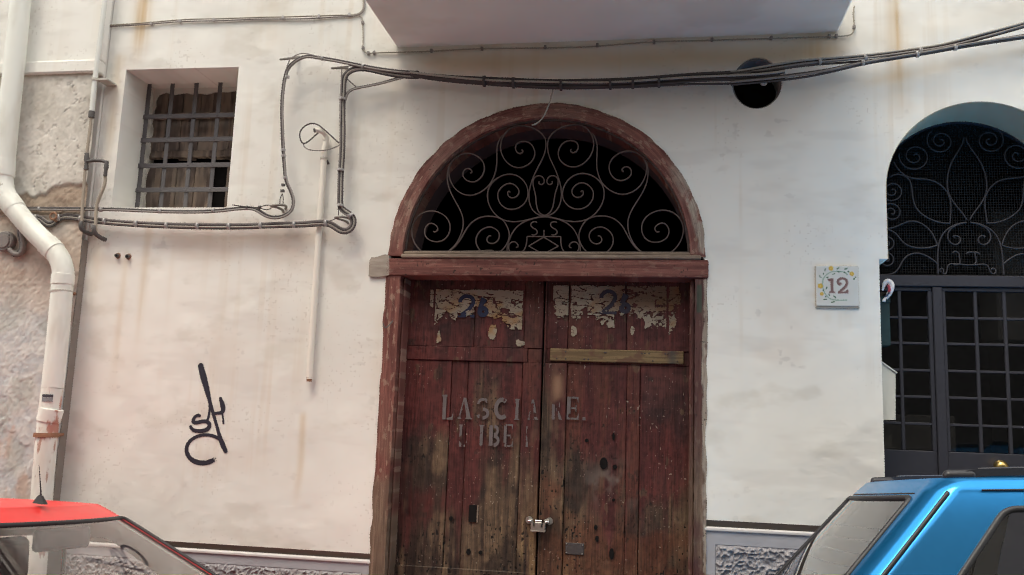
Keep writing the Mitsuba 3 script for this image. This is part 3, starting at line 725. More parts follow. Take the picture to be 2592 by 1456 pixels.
S.append([(-0.9873,0.035,2.9898),(-0.9991,0.035,2.9911),(-1.0113,0.035,2.968),(-0.9954,0.035,2.9484),(-0.966,0.035,2.9485),(-0.9439,0.035,2.9682),(-0.9388,0.035,3.0043),(-0.9594,0.035,3.0305),(-0.996,0.035,3.045),(-1.0414,0.035,3.0305),(-1.0726,0.035,2.991),(-1.0739,0.035,2.9449),(-1.0424,0.035,2.8991),(-0.9894,0.035,2.881),(-0.9313,0.035,2.8963),(-0.8939,0.035,2.9389),(-0.8784,0.035,2.9912),(-0.8914,0.035,3.0437),(-0.9258,0.035,3.0898),(-0.9921,0.035,3.1098),(-1.0641,0.035,3.1),(-1.1154,0.035,3.0636),(-1.1464,0.035,3.0173),(-1.1708,0.035,2.971),(-1.2082,0.035,2.9215),(-1.253,0.035,2.8884)])
S.append([(-0.8884,0.035,2.8789),(-0.8855,0.035,2.9389),(-0.8699,0.035,2.9912),(-0.8392,0.035,3.0404),(-0.7886,0.035,3.0777),(-0.7246,0.035,3.0993),(-0.6681,0.035,3.1057)])
S.append([(-0.8363,0.035,2.9221),(-0.8237,0.035,2.9326),(-0.8426,0.035,2.9553),(-0.8684,0.035,2.9507),(-0.8805,0.035,2.9259),(-0.8663,0.035,2.8933),(-0.8271,0.035,2.8818),(-0.7892,0.035,2.9067),(-0.7746,0.035,2.9522),(-0.7726,0.035,2.9881)])
S.append([(-0.711,0.035,3.3202),(-0.7132,0.035,3.3083),(-0.6974,0.035,3.3002),(-0.6817,0.035,3.3166),(-0.6937,0.035,3.3466),(-0.7199,0.035,3.3535),(-0.7441,0.035,3.3371),(-0.7474,0.035,3.3006),(-0.7325,0.035,3.2409),(-0.7241,0.035,3.1814),(-0.7098,0.035,3.1386),(-0.6683,0.035,3.1122)])
def mir(p): return [(2 * XC - q[0], q[1], q[2]) for q in p]
for p in S:
    for m in (p, mir(p)):
        obj('scroll', bar(spline(m, .010), .0062, .014), 'scroll_iron', fn)
D = [(-0.7726,0.035,2.9881),(-0.761,0.035,2.9315),(-0.6644,0.035,2.985),(-0.6657,0.035,3.0273),(-0.6613,0.035,2.8826)]
def seg(a, b, w=.0062): return bar([np.array(a) + (np.array(b) - a) * t for t in np.linspace(0, 1, 4)], w, .012)
dl, dm, dt_, ds, db = [np.array(v) for v in D]
for v in (dt_, ds, db): v[0] = XC
obj('scroll', seg(dl, mir([dl])[0]), 'scroll_iron', fn)
for q_ in (dm, np.array(mir([dm])[0])):
    obj('scroll', seg(q_, dt_), 'scroll_iron', fn); obj('scroll', seg(q_, db), 'scroll_iron', fn)
obj('scroll', seg(ds, [XC, GY, dl[2]]), 'scroll_iron', fn)
SL = [(-0.7173,0.035,3.0717),(-0.7355,0.035,3.0763),(-0.7538,0.035,3.0633),(-0.7434,0.035,3.0423),(-0.7211,0.035,3.0292),(-0.7134,0.035,3.011),(-0.7278,0.035,2.9979),(-0.7459,0.035,3.0005)]
obj('letter', bar(spline(SL, .006), .0062, .012), 'scroll_iron', fn, label='wrought iron letter S')
obj('letter', bar(spline([(q[0] + 2 * (XC - np.mean([s[0] for s in SL])), q[1], q[2]) for q in SL], .006), .0062, .012), 'scroll_iron', fn, label='wrought iron letter S')
# the half round iron frame of the grille
fr = [(XC + (RI - .008) * math.cos(a), GY, ZC + .015 + (RI - .02) * math.sin(a)) for a in np.linspace(0, math.pi, 60)]
obj('grille_frame', bar(fr, .010, .02), 'scroll_iron', fn)
obj('grille_frame', seg((XC - RI, GY, 2.897), (XC + RI, GY, 2.897), .009), 'scroll_iron', fn)
# reveal of the arch and the dark room behind
ri = [(XC + (RI + .01) * math.cos(a), ZC + (RI + .01) * math.sin(a)) for a in np.linspace(0, math.pi, 60)]
rv = []
for a, b in zip(ri[:-1], ri[1:]):
    rv.append(trimesh.Trimesh(*_tri([(a[0], .05, a[1]), (b[0], .05, b[1]), (b[0], .42, b[1]), (a[0], .42, a[1])], [(0, 1, 2, 3)]), process=False))
flat('arch_reveal', (.075, .05, .055), .95)
obj('arch_reveal', cat(rv), 'arch_reveal', fn)
def room(x0, x1, y0, y1, z0, z1, parent, name='room', m='dark_room', open_front=None):
    v = [(x, y, z) for x in (x0, x1) for y in (y0, y1) for z in (z0, z1)]
    f = [(2, 3, 7, 6), (0, 1, 3, 2), (4, 6, 7, 5), (1, 5, 7, 3), (0, 2, 6, 4)]
    obj(name, trimesh.Trimesh(*_tri(v, f), process=False), m, parent)
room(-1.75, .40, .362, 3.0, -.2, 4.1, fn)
bd = [(-1.4213,0.1,2.9167),(-0.9929,0.1,2.9328),(-0.9841,0.1,2.8921),(-1.4244,0.1,2.8827)]
obj('loose_board', ext(Polygon([(p[0], p[2] - .002) for p in bd]), .16, .02), 'ledge_wood', fn)

# ------------------------------------------------------------------ right hand entrance: iron door and arched grille
en = H + '__entrance'
EY = .33
ZB = 2.80
f0 = AX0 - .05
tr = [(1.2751,0.33,2.825),(1.2734,0.33,2.7604),(1.5235,0.33,2.763),(1.5743,0.33,2.7636),(1.2488,0.33,1.8195)]
TZ1, TZ0 = tr[0][2], tr[1][2]
MX0, MX1 = tr[2][0], tr[3][0]
XE = AXC + AA + .05
obj('transom', cbox(f0, XE, EY - .03, EY + .03, TZ0, TZ1, .004), 'blue_iron', en)
obj('mullion', cbox(MX0, MX1, EY - .025, EY + .03, -.1, TZ0 - .001, .004), 'blue_iron', en)
# left sidelight
rows = [p[2] for p in [(1.4014,0.33,2.7342),(1.3969,0.33,2.5838),(1.3925,0.33,2.4369),(1.3879,0.33,2.2845),(1.3835,0.33,2.1357),(1.379,0.33,1.986),(1.3746,0.33,1.8377)]]
sx = [p[0] for p in [(1.3481,0.33,2.3663),(1.4999,0.33,2.3698)]]
lx = [p[0] for p in [(1.5938,0.33,2.3054),(1.7532,0.33,2.3095),(1.905,0.33,2.3133),(2.0532,0.33,2.3171),(2.2,0.33,2.3209)]]
def glazing(x0, x1, cols, name):
    obj('leaf_frame', cbox(x0, x1, EY - .012, EY + .02, TZ0 - .045 if False else rows[0] + .002, TZ0 - .002, .003), 'blue_iron', en)
    obj('leaf_frame', cbox(x0, x1, EY - .012, EY + .02, -.1, rows[-1], .003), 'blue_iron', en)
    for c in cols[1:-1]:
        obj('glazing_bar', cbox(c - .009, c + .009, EY - .010, EY + .012, rows[-1], rows[0] + .002, .003), 'blue_iron', en)
    obj('leaf_stile', cbox(x0, cols[0], EY - .0125, EY + .02, rows[-1], rows[0] + .002, .003), 'blue_iron', en)
    obj('leaf_stile', cbox(cols[-1], x1, EY - .0125, EY + .02, rows[-1], rows[0] + .002, .003), 'blue_iron', en)
    for z in rows[1:-1]:
        for a, b in zip(cols[:-1], cols[1:]):
            obj('glazing_bar', cbox(a + (.009 if a != cols[0] else 0), b - (.009 if b != cols[-1] else 0), EY - .008, EY + .012, z - .007, z + .007, .002), 'blue_iron', en)
    for a, b in zip(cols[:-1], cols[1:]):
        for z1_, z0_ in zip(rows[:-1], rows[1:]):
            ty = .0015 * rng.uniform(-1, 1)
            v = [(a + .003, EY + .004 + ty, z0_ + .003), (b - .003, EY + .004 - ty, z0_ + .003), (b - .003, EY + .004 - ty * .5, z1_ - .003), (a + .003, EY + .004 + ty * .5, z1_ - .003)]
            obj('pane', trimesh.Trimesh(*_tri(v, [(0, 1, 2, 3)]), process=False), 'pane_glass', en)
glazing(f0, MX0 - .001, [f0 + .04] + sx, 'sidelight')
glazing(MX1 + .001, XE, lx[:4] + [XE - .05], 'leaf')
kx, ky, kz = [(1.8285,0.29,1.7701)][0]
obj('knob', cat([rev([(0, 0), (.018, .0), (.018, .006), (.009, .012), (.009, .03)], (kx, EY - .012, kz), (0, -1, 0)), trimesh.creation.icosphere(3, .036).apply_translation((kx, EY - .06, kz))]), 'brass', en, smooth=40)
obj('room', trimesh.Trimesh(*_tri([(x, y, z) for x in (f0 - .2, XE + .2) for y in (.365, 2.2) for z in (-.2, 4.0)], [(2, 3, 7, 6), (0, 1, 3, 2), (4, 6, 7, 5), (1, 5, 7, 3), (0, 2, 6, 4)]), process=False), 'behind_pane', en)
obj('hall_shelf', cbox(1.30, 1.80, .9, 1.2, .9, 2.05, .01), 'room_stuff', en)
obj('hall_shelf', cbox(2.00, 2.3, .7, 1.0, 2.5, 3.3, .01), 'room_stuff', en)
# added arch lining, its warm dark colour offsets the blue bounce light
def lining_ring(grow):
    return Polygon([(AX0 - grow, 2.861)] + [(AXC + (AA + grow) * math.cos(a), AZC + (AB + grow) * math.sin(a)) for a in aa] + [(AXC + AA + grow, 2.861)])
flat('reveal_bounce_tint', (.43, .37, .27), .95)
obj('arch_reveal', ext(lining_ring(.003).difference(lining_ring(-.004).union(sbox(AX0 + .004, 2.5, AXC + AA - .004, 3.0))), .335, .332), 'reveal_bounce_tint', en)
fr = [(AXC + AA * math.cos(a), EY, AZC + AB * math.sin(a)) for a in np.linspace(0, math.pi, 50)]
fr = [(AXC + AA, EY, TZ1)] + fr + [(AXC - AA, EY, TZ1)]
obj('grille_frame', bar(fr, .02, .03), 'blue_iron', en)
ZD = (2192, 250, .3249)
G = [
    [(1.7251,0.32,3.1507),(1.6961,0.32,3.1998),(1.6503,0.32,3.2683),(1.6285,0.32,3.337),(1.6353,0.32,3.4288),(1.6662,0.32,3.5131),(1.7071,0.32,3.5819),(1.7283,0.32,3.6435)],
    [(1.6348,0.32,3.1282),(1.6411,0.32,3.2076),(1.637,0.32,3.2836),(1.6044,0.32,3.3448),(1.5499,0.32,3.3836),(1.4802,0.32,3.3958),(1.4172,0.32,3.408),(1.3688,0.32,3.4472),(1.3384,0.32,3.5019)],
    [(1.6349,0.32,3.132),(1.5558,0.32,3.1435),(1.4943,0.32,3.1777),(1.4538,0.32,3.2235),(1.4353,0.32,3.3078),(1.4269,0.32,3.377),(1.4031,0.32,3.4097),(1.354,0.32,3.4241),(1.3181,0.32,3.409)],
    [(1.5614,0.32,3.004),(1.5392,0.32,3.0642),(1.506,0.32,3.1095),(1.4582,0.32,3.1398),(1.4093,0.32,3.1414),(1.3596,0.32,3.1209),(1.324,0.32,3.1057),(1.2675,0.32,3.1004)],
    [(1.2674,0.32,3.0958),(1.306,0.32,3.0905),(1.3405,0.32,3.0677),(1.3777,0.32,3.0186),(1.4257,0.32,2.9923),(1.4881,0.32,2.985),(1.5613,0.32,3.0025)],
    [(1.5577,0.32,2.8956),(1.5073,0.32,2.9364),(1.4524,0.32,2.9548),(1.4034,0.32,2.9433),(1.371,0.32,2.9094),(1.338,0.32,2.8529),(1.3025,0.32,2.8316),(1.2254,0.32,2.8295)],
    [(1.5602,0.32,2.8308),(1.5664,0.32,2.9891),(1.5947,0.32,3.068),(1.6516,0.32,3.1169),(1.7245,0.32,3.1357)],
    [(1.656,0.32,3.0478),(1.6494,0.32,3.0553),(1.6667,0.32,3.0583),(1.6865,0.32,3.0381),(1.6752,0.32,3.0119),(1.6476,0.32,3.008),(1.6244,0.32,3.0305),(1.6201,0.32,3.0642),(1.6407,0.32,3.1019),(1.6899,0.32,3.1282),(1.7245,0.32,3.1349)],
]
XG = [(1.7338,0.32,3.1093)][0][0]
def mirg(p): return [(2 * XG - q[0], q[1], q[2]) for q in p]
def spiral(cx, cz, r, turns, a0, sgn, n=60):
    th = np.linspace(0, turns * 2 * math.pi, n)
    rr_ = r * (.06 + .94 * (th / th[-1]) ** .85)
    return [(cx + R_ * math.cos(a0 + sgn * (t - th[-1])), EY - .01, cz + R_ * math.sin(a0 + sgn * (t - th[-1]))) for t, R_ in zip(th, rr_)]
for p in G:
    for m in (p, mirg(p)):
        obj('scroll', tube(spline(m, .012), .0052, 6), 'arch_iron', en, smooth=True)
for (u, v, r, a0, sg) in ((203, 718, .033, 1.6, 1), (198, 890, .030, -1.6, -1), (160, 1122, .026, 1.6, 1), (160, 1257, .026, -1.6, -1)):
    pass
SP = [(1.3251,0.32,3.3255),(1.318,0.32,3.195),(1.2864,0.32,3.0169),(1.2823,0.32,2.9149),(1.4563,0.32,3.5314),(1.6002,0.32,3.6224)]
for (x, y, z), r, a0, sg in zip(SP, (.068, .062, .052, .052, .088, .078), (2.6, 3.6, 2.6, 3.6, 2.9, 2.2), (-1, 1, -1, 1, -1, -1)):
    for mm in (0, 1):
        p = spiral(x, z, r, 1.9, a0, sg)
        if mm: p = mirg(p)
        obj('scroll', tube(p, .0048, 6), 'arch_iron', en, smooth=True)
for p, lb in (([(1.6436,0.32,2.9557),(1.6564,0.32,2.967),(1.6745,0.32,2.9558),(1.6776,0.32,2.9298),(1.6778,0.32,2.8978),(1.6569,0.32,2.8888),(1.64,0.32,2.8939)], 'wrought iron letter J'), ([(1.714,0.32,2.9508),(1.728,0.32,2.9613),(1.7553,0.32,2.9629),(1.7757,0.32,2.96),(1.7854,0.32,2.9489)], 'wrought iron letter T, crossbar'), ([(1.7608,0.32,2.9622),(1.7643,0.32,2.9303),(1.7652,0.32,2.9043),(1.7526,0.32,2.8946)], 'wrought iron letter T, stem')):
    obj('letter', tube(spline(p, .008), .0048, 6), 'arch_iron', en, smooth=True, label=lb)
tp = [(1.5766,0.32,2.8473),(1.5701,0.32,2.8584),(1.5808,0.32,2.8682),(1.5906,0.32,2.8549),(1.5865,0.32,2.8363),(1.6002,0.32,2.8364),(1.6157,0.32,2.8848),(1.7252,0.32,2.8885),(1.8235,0.32,2.8862),(1.8388,0.32,2.8494),(1.8586,0.32,2.8385),(1.8663,0.32,2.8607),(1.8532,0.32,2.8702),(1.8427,0.32,2.8605)]
obj('scroll', tube(spline(tp, .01), .0045, 6), 'arch_iron', en, smooth=True)
# fine wire net behind the grille
net = []
for k in range(70):
    x = AX0 + .01 + k * (2 * AA - .02) / 69
    zt = AZC + AB * math.sqrt(max(0, 1 - ((x - AXC) / AA) ** 2))
    net.append(cbox(x - .0011, x + .0011, EY + .012, EY + .014, TZ1, zt, .0003))
for k in range(64):
    z = TZ1 + .01 + k * .0152
    if z >= AZC + AB: break
    hw = AA * (1 if z < AZC else math.sqrt(max(0, 1 - ((z - AZC) / AB) ** 2)))
    net.append(cbox(AXC - hw, AXC + hw, EY + .0141, EY + .016, z - .0011, z + .0011, .0003))
obj('wire_net', cat(net), 'wire_mesh', en, kind='stuff')

# mailbox and letter box on the left jamb of the entrance
mb = thing('mailbox', 'cream metal mailbox with sloping lid on the entrance jamb', 'mailbox')
jx = AX0 - .045
m0 = [(1.1761,0.06,1.9957),(1.244,0.06,1.9981),(1.251,0.06,2.2464),(1.1981,0.06,2.3023)]
mp = [(jx + .001, m0[0][2]), (m0[1][0], m0[1][2]), (m0[2][0], m0[2][2] - .004), (jx + .001, m0[3][2] + .006)]
obj('body', ext(Polygon(mp), .28, .22), 'mailbox_paint', mb)
lid = LineString([(jx + .001, m0[3][2] + .012), (m0[2][0] + .007, m0[2][2] + .001)]).buffer(.0035, cap_style=2)
obj('lid', ext(lid, .285, .232), 'mailbox_paint', mb)
lb = thing('letter_box', 'dark teal letter box half hidden behind the entrance jamb', 'letter box')
t0, t1 = [(1.2128,0.2,2.4053),(1.2723,0.2,2.6815)]
obj('body', cbox(jx + .001, t1[0] - .012, .18, .29, t0[2], t1[2], .004), 'teal_paint', lb)
obj('flap', cbox(jx + .02, t1[0] - .010, .172, .184, t1[2] - .035, t1[2] - .008, .002), 'teal_paint', lb)
lf = thing('leaflet', 'rolled white and red leaflet stuck in the teal letter box', 'leaflet')
lp = [(1.2174,0.15,2.7089),(1.2265,0.15,2.7402),(1.2438,0.15,2.7626),(1.2602,0.15,2.7539),(1.2635,0.15,2.7228),(1.2501,0.15,2.6893),(1.237,0.15,2.6626)]
obj('roll', tube(spline(lp, .006), np.interp(np.linspace(0, 1, len(spline(lp, .006))), [0, .25, .55, .85, 1], [.004, .013, .017, .013, .006]), 10), 'leaflet_white', lf, smooth=True)
lp = [(1.2416,0.135,2.7379),(1.2494,0.135,2.7203),(1.2468,0.135,2.6981)]
obj('print', tube(spline(lp, .005), .008, 8), 'leaflet_red', lf, smooth=True)
lp = [(1.2471,0.137,2.694),(1.2364,0.137,2.6806),(1.2258,0.137,2.6716)]
obj('print', tube(spline(lp, .005), .005, 8), 'leaflet_dark', lf, smooth=True)
lp = [(1.2348,0.14,2.6722),(1.2241,0.14,2.6587),(1.2196,0.14,2.6454)]
obj('tip', tube(spline(lp, .005), np.linspace(.006, .010, len(spline(lp, .005))), 8), 'leaflet_white', lf, smooth=True)

# ------------------------------------------------------------------ ceramic number tile 12
tl = thing('number_tile', 'white ceramic tile with 12 in a painted flower wreath', 'house number')
tx0, tx1, tz0, tz1 = .836, 1.056, 2.596, 2.816
obj('mortar_bed', cbox(tx0 - .004, tx1 + .003, -.010, .004, tz0 - .012, tz1 + .003, .003), 'tile_edge', tl)
obj('tile', cbox(tx0, tx1, -.017, -.0102, tz0, tz1, .002), 'tile_glaze', tl)
def tp_(u, v): return (tx0 + .22 * (u - 250) / (1215 - 250), tz1 - .22 * (v - 262) / (1130 - 262))
def tpoly(pts): return Polygon([tp_(*p) for p in pts])
TY = -.0172
one = unary_union([tpoly([(575, 530), (632, 530), (632, 820), (575, 820)]), tpoly([(505, 545), (575, 545), (610, 530), (575, 590), (530, 590)]), tpoly([(545, 815), (660, 815), (675, 845), (530, 845)])])
two_l = [tp_(*p) for p in [(800, 640), (760, 655), (742, 615), (760, 560), (830, 530), (910, 545), (945, 610), (920, 690), (850, 760), (765, 835)]]
two_s = spline([(a, 0, b) for a, b in two_l], .002)
two = LineString(two_s[:, [0, 2]]).buffer(.0058).union(tpoly([(740, 815), (900, 815), (950, 775), (972, 775), (965, 850), (740, 850)]))
obj('digit_shade', ext(affinity.translate(one.union(two), .0035, -.002).buffer(.001), TY, .0006), 'tile_pink', tl)
obj('digit', ext(one, TY - .0007, .0006), 'tile_brown', tl, label='brown number 1')
obj('digit', ext(two, TY - .0007, .0006), 'tile_brown', tl, label='brown number 2')
stem = spline([(a, 0, b) for a, b in [tp_(*p) for p in [(960, 450), (900, 400), (780, 380), (640, 385), (510, 440), (430, 520), (395, 620), (410, 760), (460, 880), (560, 970), (720, 1005), (940, 1000)]]], .003)
obj('wreath_stem', ext(LineString(stem[:, [0, 2]]).buffer(.0034), TY, .0005), 'tile_pale_green', tl)
leaf = lambda u, v, l, w, a: affinity.rotate(affinity.scale(Point(*tp_(u, v)).buffer(1, 6), l, w), a)
lv = [(460, 345, .009, .0035, 80), (345, 500, .009, .0035, -50), (512, 515, .008, .0035, 50), (650, 435, .009, .003, 10), (755, 315, .009, .0035, 40), (770, 388, .009, .003, -8), (935, 320, .011, .0038, 25), (905, 405, .009, .0035, -35), (990, 382, .005, .004, 0), (1115, 540, .006, .0035, 60), (1150, 500, .005, .003, 20), (485, 740, .009, .0035, 70), (545, 895, .008, .0035, -65), (670, 935, .010, .004, -45), (450, 990, .010, .0035, 5), (625, 1045, .012, .0038, 15), (420, 795, .005, .004, 0), (460, 930, .005, .003, -60), (420, 430, .006, .003, 70)]
for a in lv: obj('leaf', ext(leaf(*a), TY - .0006, .0005), 'tile_green', tl)
for (u, v, r) in ((595, 315, .014), (1065, 430, .013), (345, 700, .015), (370, 870, .011)):
    c = tp_(u, v)
    fl = unary_union([Point(c[0] + r * .55 * math.cos(a), c[1] + r * .55 * math.sin(a)).buffer(r * .42, 6) for a in np.linspace(0, 2 * math.pi, 6)[:-1]])
    obj('flower', ext(fl, TY - .0006, .0005), 'tile_yellow', tl)

# ------------------------------------------------------------------ graffiti
gf_ = thing('graffiti', 'black spray painted scrawl on the plaster left of the door', 'graffiti')
ZG = (420, 880, .2212)
def brush(pts, ws):
    p = spline(pts, .006); x = p[:, [0, 2]]
    w = np.interp(np.linspace(0, 1, len(x)), np.linspace(0, 1, len(ws)), ws)
    return unary_union([LineString(x[i:i + 2]).buffer(w[i], 8) for i in range(len(x) - 1)])
k = .2212 / 428
g1 = brush([(-2.7315,0,2.1808),(-2.7085,0,2.1183),(-2.6784,0,2.0407),(-2.6481,0,1.9583),(-2.619,0,1.8868),(-2.59,0,1.8158),(-2.5649,0,1.7552),(-2.5413,0,1.7101),(-2.5249,0,1.6828)], [34 * k, 40 * k, 33 * k, 22 * k, 20 * k, 18 * k, 20 * k, 30 * k, 24 * k])
g2 = brush([(-2.6537,0,1.9582),(-2.6498,0,1.9168),(-2.6561,0,1.8649),(-2.6658,0,1.8491)], [12 * k, 14 * k, 12 * k])
g3 = brush([(-2.7113,0,1.8837),(-2.7412,0,1.8723),(-2.7471,0,1.8462),(-2.716,0,1.8447),(-2.6661,0,1.8516),(-2.642,0,1.8345),(-2.6507,0,1.8084),(-2.6942,0,1.7939),(-2.7395,0,1.7974),(-2.7612,0,1.8173)], [18 * k, 22 * k, 24 * k, 18 * k])
g4 = brush([(-2.5729,0,1.7523),(-2.6248,0,1.7708),(-2.6752,0,1.7715),(-2.7296,0,1.754),(-2.7704,0,1.7113),(-2.7682,0,1.6601),(-2.7278,0,1.6209),(-2.6652,0,1.6083),(-2.6107,0,1.6208)], [20 * k, 18 * k, 20 * k, 24 * k, 28 * k, 26 * k])
g5 = brush([(-2.5867,0,1.9914),(-2.5689,0,1.9505),(-2.5656,0,1.9145),(-2.5925,0,1.9032),(-2.6199,0,1.8971)], [16 * k, 30 * k, 24 * k, 18 * k, 14 * k])
g6 = brush([(-2.5674,0,1.9041),(-2.559,0,1.8734),(-2.5537,0,1.8453)], [12 * k, 10 * k, 13 * k])
obj('stroke', ext(unary_union([g1, g2, g3, g4, g5, g6]), -.0015, .0012), 'spray', gf_)
tail = brush([(-2.6217,0,1.6193),(-2.5894,0,1.6308),(-2.5633,0,1.6482)], [24 * k, 26 * k, 14 * k]).difference(g4)
x0, z0, x1, z1 = tail.bounds
tail = tail.intersection(cells(x0 - .01, x1 + .01, z0 - .01, z1 + .01, lambda X, Z: nz(X, Z, 130, 4) > .36 + .35 * (X - x0) / (x1 - x0), .003, .0006))
obj('faded_end', ext(tail, -.0015, .0012), 'spray', gf_, label='faded end of the lower loop')

# ------------------------------------------------------------------ old house at the left edge
O = thing('old_house', 'old house at the left edge with peeling bare plaster', 'house')
crack = np.array([(p[0], p[2]) for p in [(-4.5498,-0.05,3.2776),(-4.2016,-0.05,3.2618),(-4.0615,-0.05,3.2348),(-3.9947,-0.05,3.2421),(-3.9328,-0.05,3.2209),(-3.8538,-0.05,3.2386),(-3.8267,-0.05,3.2669),(-3.7751,-0.05,3.3002),(-3.7059,-0.05,3.3022),(-3.6799,-0.05,3.2942),(-3.604,-0.05,3.3065)]])
def crack_z(X): return np.interp(X, crack[:, 0], crack[:, 1])
def old_terms(X, Z):
    n1 = nz(X, Z, 5, 2, 5, 5); n2 = nz(X, Z, 16, 4, 16, 5); n3 = nz(X, Z, 60, 6, 60, 3)
    cz = crack_z(X) + .05 * (nz(X, Z, 22, 9) - .5)
    above = 1 / (1 + np.exp(-(Z - cz) / .004))
    return n1, n2, n3, cz, above
def old_y(X, Z):
    n1, n2, n3, cz, above = old_terms(X, Z)
    flake = np.clip((n1 - .52) / .02, 0, 1) * (1 - above) 
    low = np.clip((2.5 - Z) / .6, 0, 1)
    crust = np.abs(2 * nz(X, Z, 30, 12) - 1)
    h = .020 * (nz(X, Z, 2.2, 1) - .5) + .009 * (n2 - .5) + .004 * (n3 - .5) + .015 * above + .004 * flake * low + .003 * (1 - crust) ** 4 * low + .006 * (n3 - .5) * (1 - above) * (1 - low)
    h += -.006 * np.clip(1 - np.abs(nz(X, Z, 7, 21) - .5) / .008, 0, 1) * above
    edge = np.clip((XL - .004 - X) / .012, 0, 1)
    return -.058 - h
om = surf(-4.75, XL - .001, -.6, 4.09, .0075, old_y)
def old_colour(v):
    X, Z = v[:, 0], v[:, 2]
    n1, n2, n3, cz, above = old_terms(X, Z)
    L = lambda a, b, t: np.asarray(a) * (1 - t)[:, None] + np.asarray(b) * t[:, None]
    sm = lambda a, b, x: np.clip((x - a) / (b - a), 0, 1) ** 2 * (3 - 2 * np.clip((x - a) / (b - a), 0, 1))
    up = L((.47, .44, .39), (.58, .55, .50), sm(.35, .65, n1))
    up = L(up, np.array((.34, .30, .25))[None], .6 * sm(.55, .75, n2))
    up = L(up, np.array((.42, .34, .24))[None], .5 * sm(3.95, 4.12, Z) )
    bare = L((.26, .195, .15), (.40, .32, .25), sm(.35, .65, n2))
    bare = L(bare, np.array((.17, .12, .09))[None], .7 * sm(.58, .72, n3 * .5 + n2 * .5))
    pink = L((.42, .335, .275), (.52, .455, .40), sm(.35, .65, n1))
    low = L((.44, .45, .46), (.54, .53, .51), sm(.35, .65, n2))
    low = L(low, np.array((.43, .28, .20))[None], .6 * sm(.54, .62, nz(X, Z, 4.5, 31, 2.4, 5)))
    low = L(low, np.array((.33, .34, .30))[None], .45 * sm(.5, .65, nz(X, Z, 7, 33, 5, 4)))
    t = sm(-.28, -.10, Z - cz + .1 * (n1 - .5))
    c = L(pink, bare, t)
    c = L(c, low, 1 - sm(2.35, 2.75, Z + .5 * (n1 - .5)))
    c = L(c, up, above)
    return np.clip(c * (.86 + .28 * n3)[:, None], 0, 1)
om_v = np.array(om.vertices)
obj('wall', om, 'old_plaster', O, smooth=True, color=old_colour(om_v))
# the broken edge where its plaster stops against the new house
ev = []; zs = np.linspace(-.6, 2.95, 420)
e0 = old_y(np.full_like(zs, XL - .001), zs)
wv = np.stack([np.full_like(zs, XL + .000) + .004 * meshkit.noise(np.stack([zs * 60, zs * 0, zs * 0], 1)), e0, zs], 1)
wb = np.stack([np.full_like(zs, XL + .006), zs * 0 + .01, zs], 1)
v = np.vstack([wv, wb]); n_ = len(zs); i = np.arange(n_ - 1)
flat('broken_edge', (.22, .19, .165), .95)
obj('plaster_edge', trimesh.Trimesh(v, np.vstack([np.stack([i, i + n_, i + n_ + 1], 1), np.stack([i, i + n_ + 1, i + 1], 1)]), process=False), 'broken_edge', O)
obj('wall_far', cbox(-14, -4.74, -.06, .3, -1.2, 7.6, .002), 'reveal_plaster', O)
obj('wall_core', cbox(-4.74, XL - .004, -.02, .3, -1.2, 7.6, .002), 'reveal_plaster', O)
cz0, cz1 = [(-3.8472,-0.09,4.037),(-3.8578,-0.09,4.1208)]
obj('cornice', cbox(-4.735, XL + .003, -.098, -.02, cz0[2], cz1[2], .008), 'plaster', O)
obj('upper_wall', cbox(-4.735, XL + .003, -.078, -.02, cz1[2] + .001, 7.5, .006), 'plaster', O)

# ------------------------------------------------------------------ downpipe
dp = thing('downpipe', 'thick cream plastic downpipe with a slanted offset at the left edge', 'pipe')
PY = -.165
up_ = [(-4.1573,-0.165,4.9609),(-4.1324,-0.165,4.5156),(-4.1131,-0.165,3.8681),(-4.0984,-0.165,3.3714)]
dg = [(-4.0954,-0.165,3.289),(-4.0625,-0.165,3.212),(-3.99,-0.165,3.1277),(-3.82,-0.165,2.9637),(-3.6846,-0.165,2.8595)]
lo = [(-3.5982,-0.165,2.6854),(-3.5879,-0.165,2.3922),(-3.5825,-0.165,2.0165)]
lo2 = [(-3.5825,-0.165,2.0165),(-3.5856,-0.165,1.7548),(-3.5742,-0.165,1.4452),(-3.5602,-0.165,1.0612),(-3.5301,-0.165,0.409)]
obj('upper_pipe', tube(spline(up_, .05), .062, 28), 'pvc', dp, smooth=40)
obj('slanted_pipe', tube(spline([(-4.0976,-0.165,3.3456),(-4.0915,-0.165,3.2813),(-4.0551,-0.165,3.1992),(-3.9827,-0.165,3.115),(-3.82,-0.165,2.9637),(-3.6933,-0.165,2.8645),(-3.6308,-0.165,2.7956),(-3.5995,-0.165,2.7172),(-3.5973,-0.165,2.6781)], .012), .062, 28), 'pvc', dp, smooth=40)
obj('lower_pipe', tube(spline(lo, .05), .062, 28), 'pvc', dp, smooth=40)
obj('lower_pipe', tube(spline(lo2, .05), .060, 28), 'pvc', dp, smooth=40)
def sleeve(a, b, r, name, m):
    a, b = np.array(a), np.array(b)
    obj(name, tube([a, a + (b - a) * .04, a + (b - a) * .96, b], [r - .003, r, r, r - .003], 28), m, dp, smooth=40)
q = [(-4.1017,-0.165,3.436),(-4.0948,-0.165,3.325)]; sleeve(q[0], q[1], .066, 'socket', 'pvc')
q = [(-4.0412,-0.165,3.1787),(-3.9765,-0.165,3.1099)]; sleeve(q[0], q[1], .066, 'socket', 'pvc')
q = [(-3.7352,-0.165,2.8966),(-3.6692,-0.165,2.8448)]; sleeve(q[0], q[1], .0665, 'socket', 'pvc')
q = [(-3.598,-0.165,2.705),(-3.5951,-0.165,2.6391)]; sleeve(q[0], q[1], .066, 'socket', 'pvc')
q = [(-3.5974,-0.165,2.6049),(-3.5967,-0.165,2.5928)]; sleeve(q[0], q[1], .0655, 'clamp', 'pvc_ring')
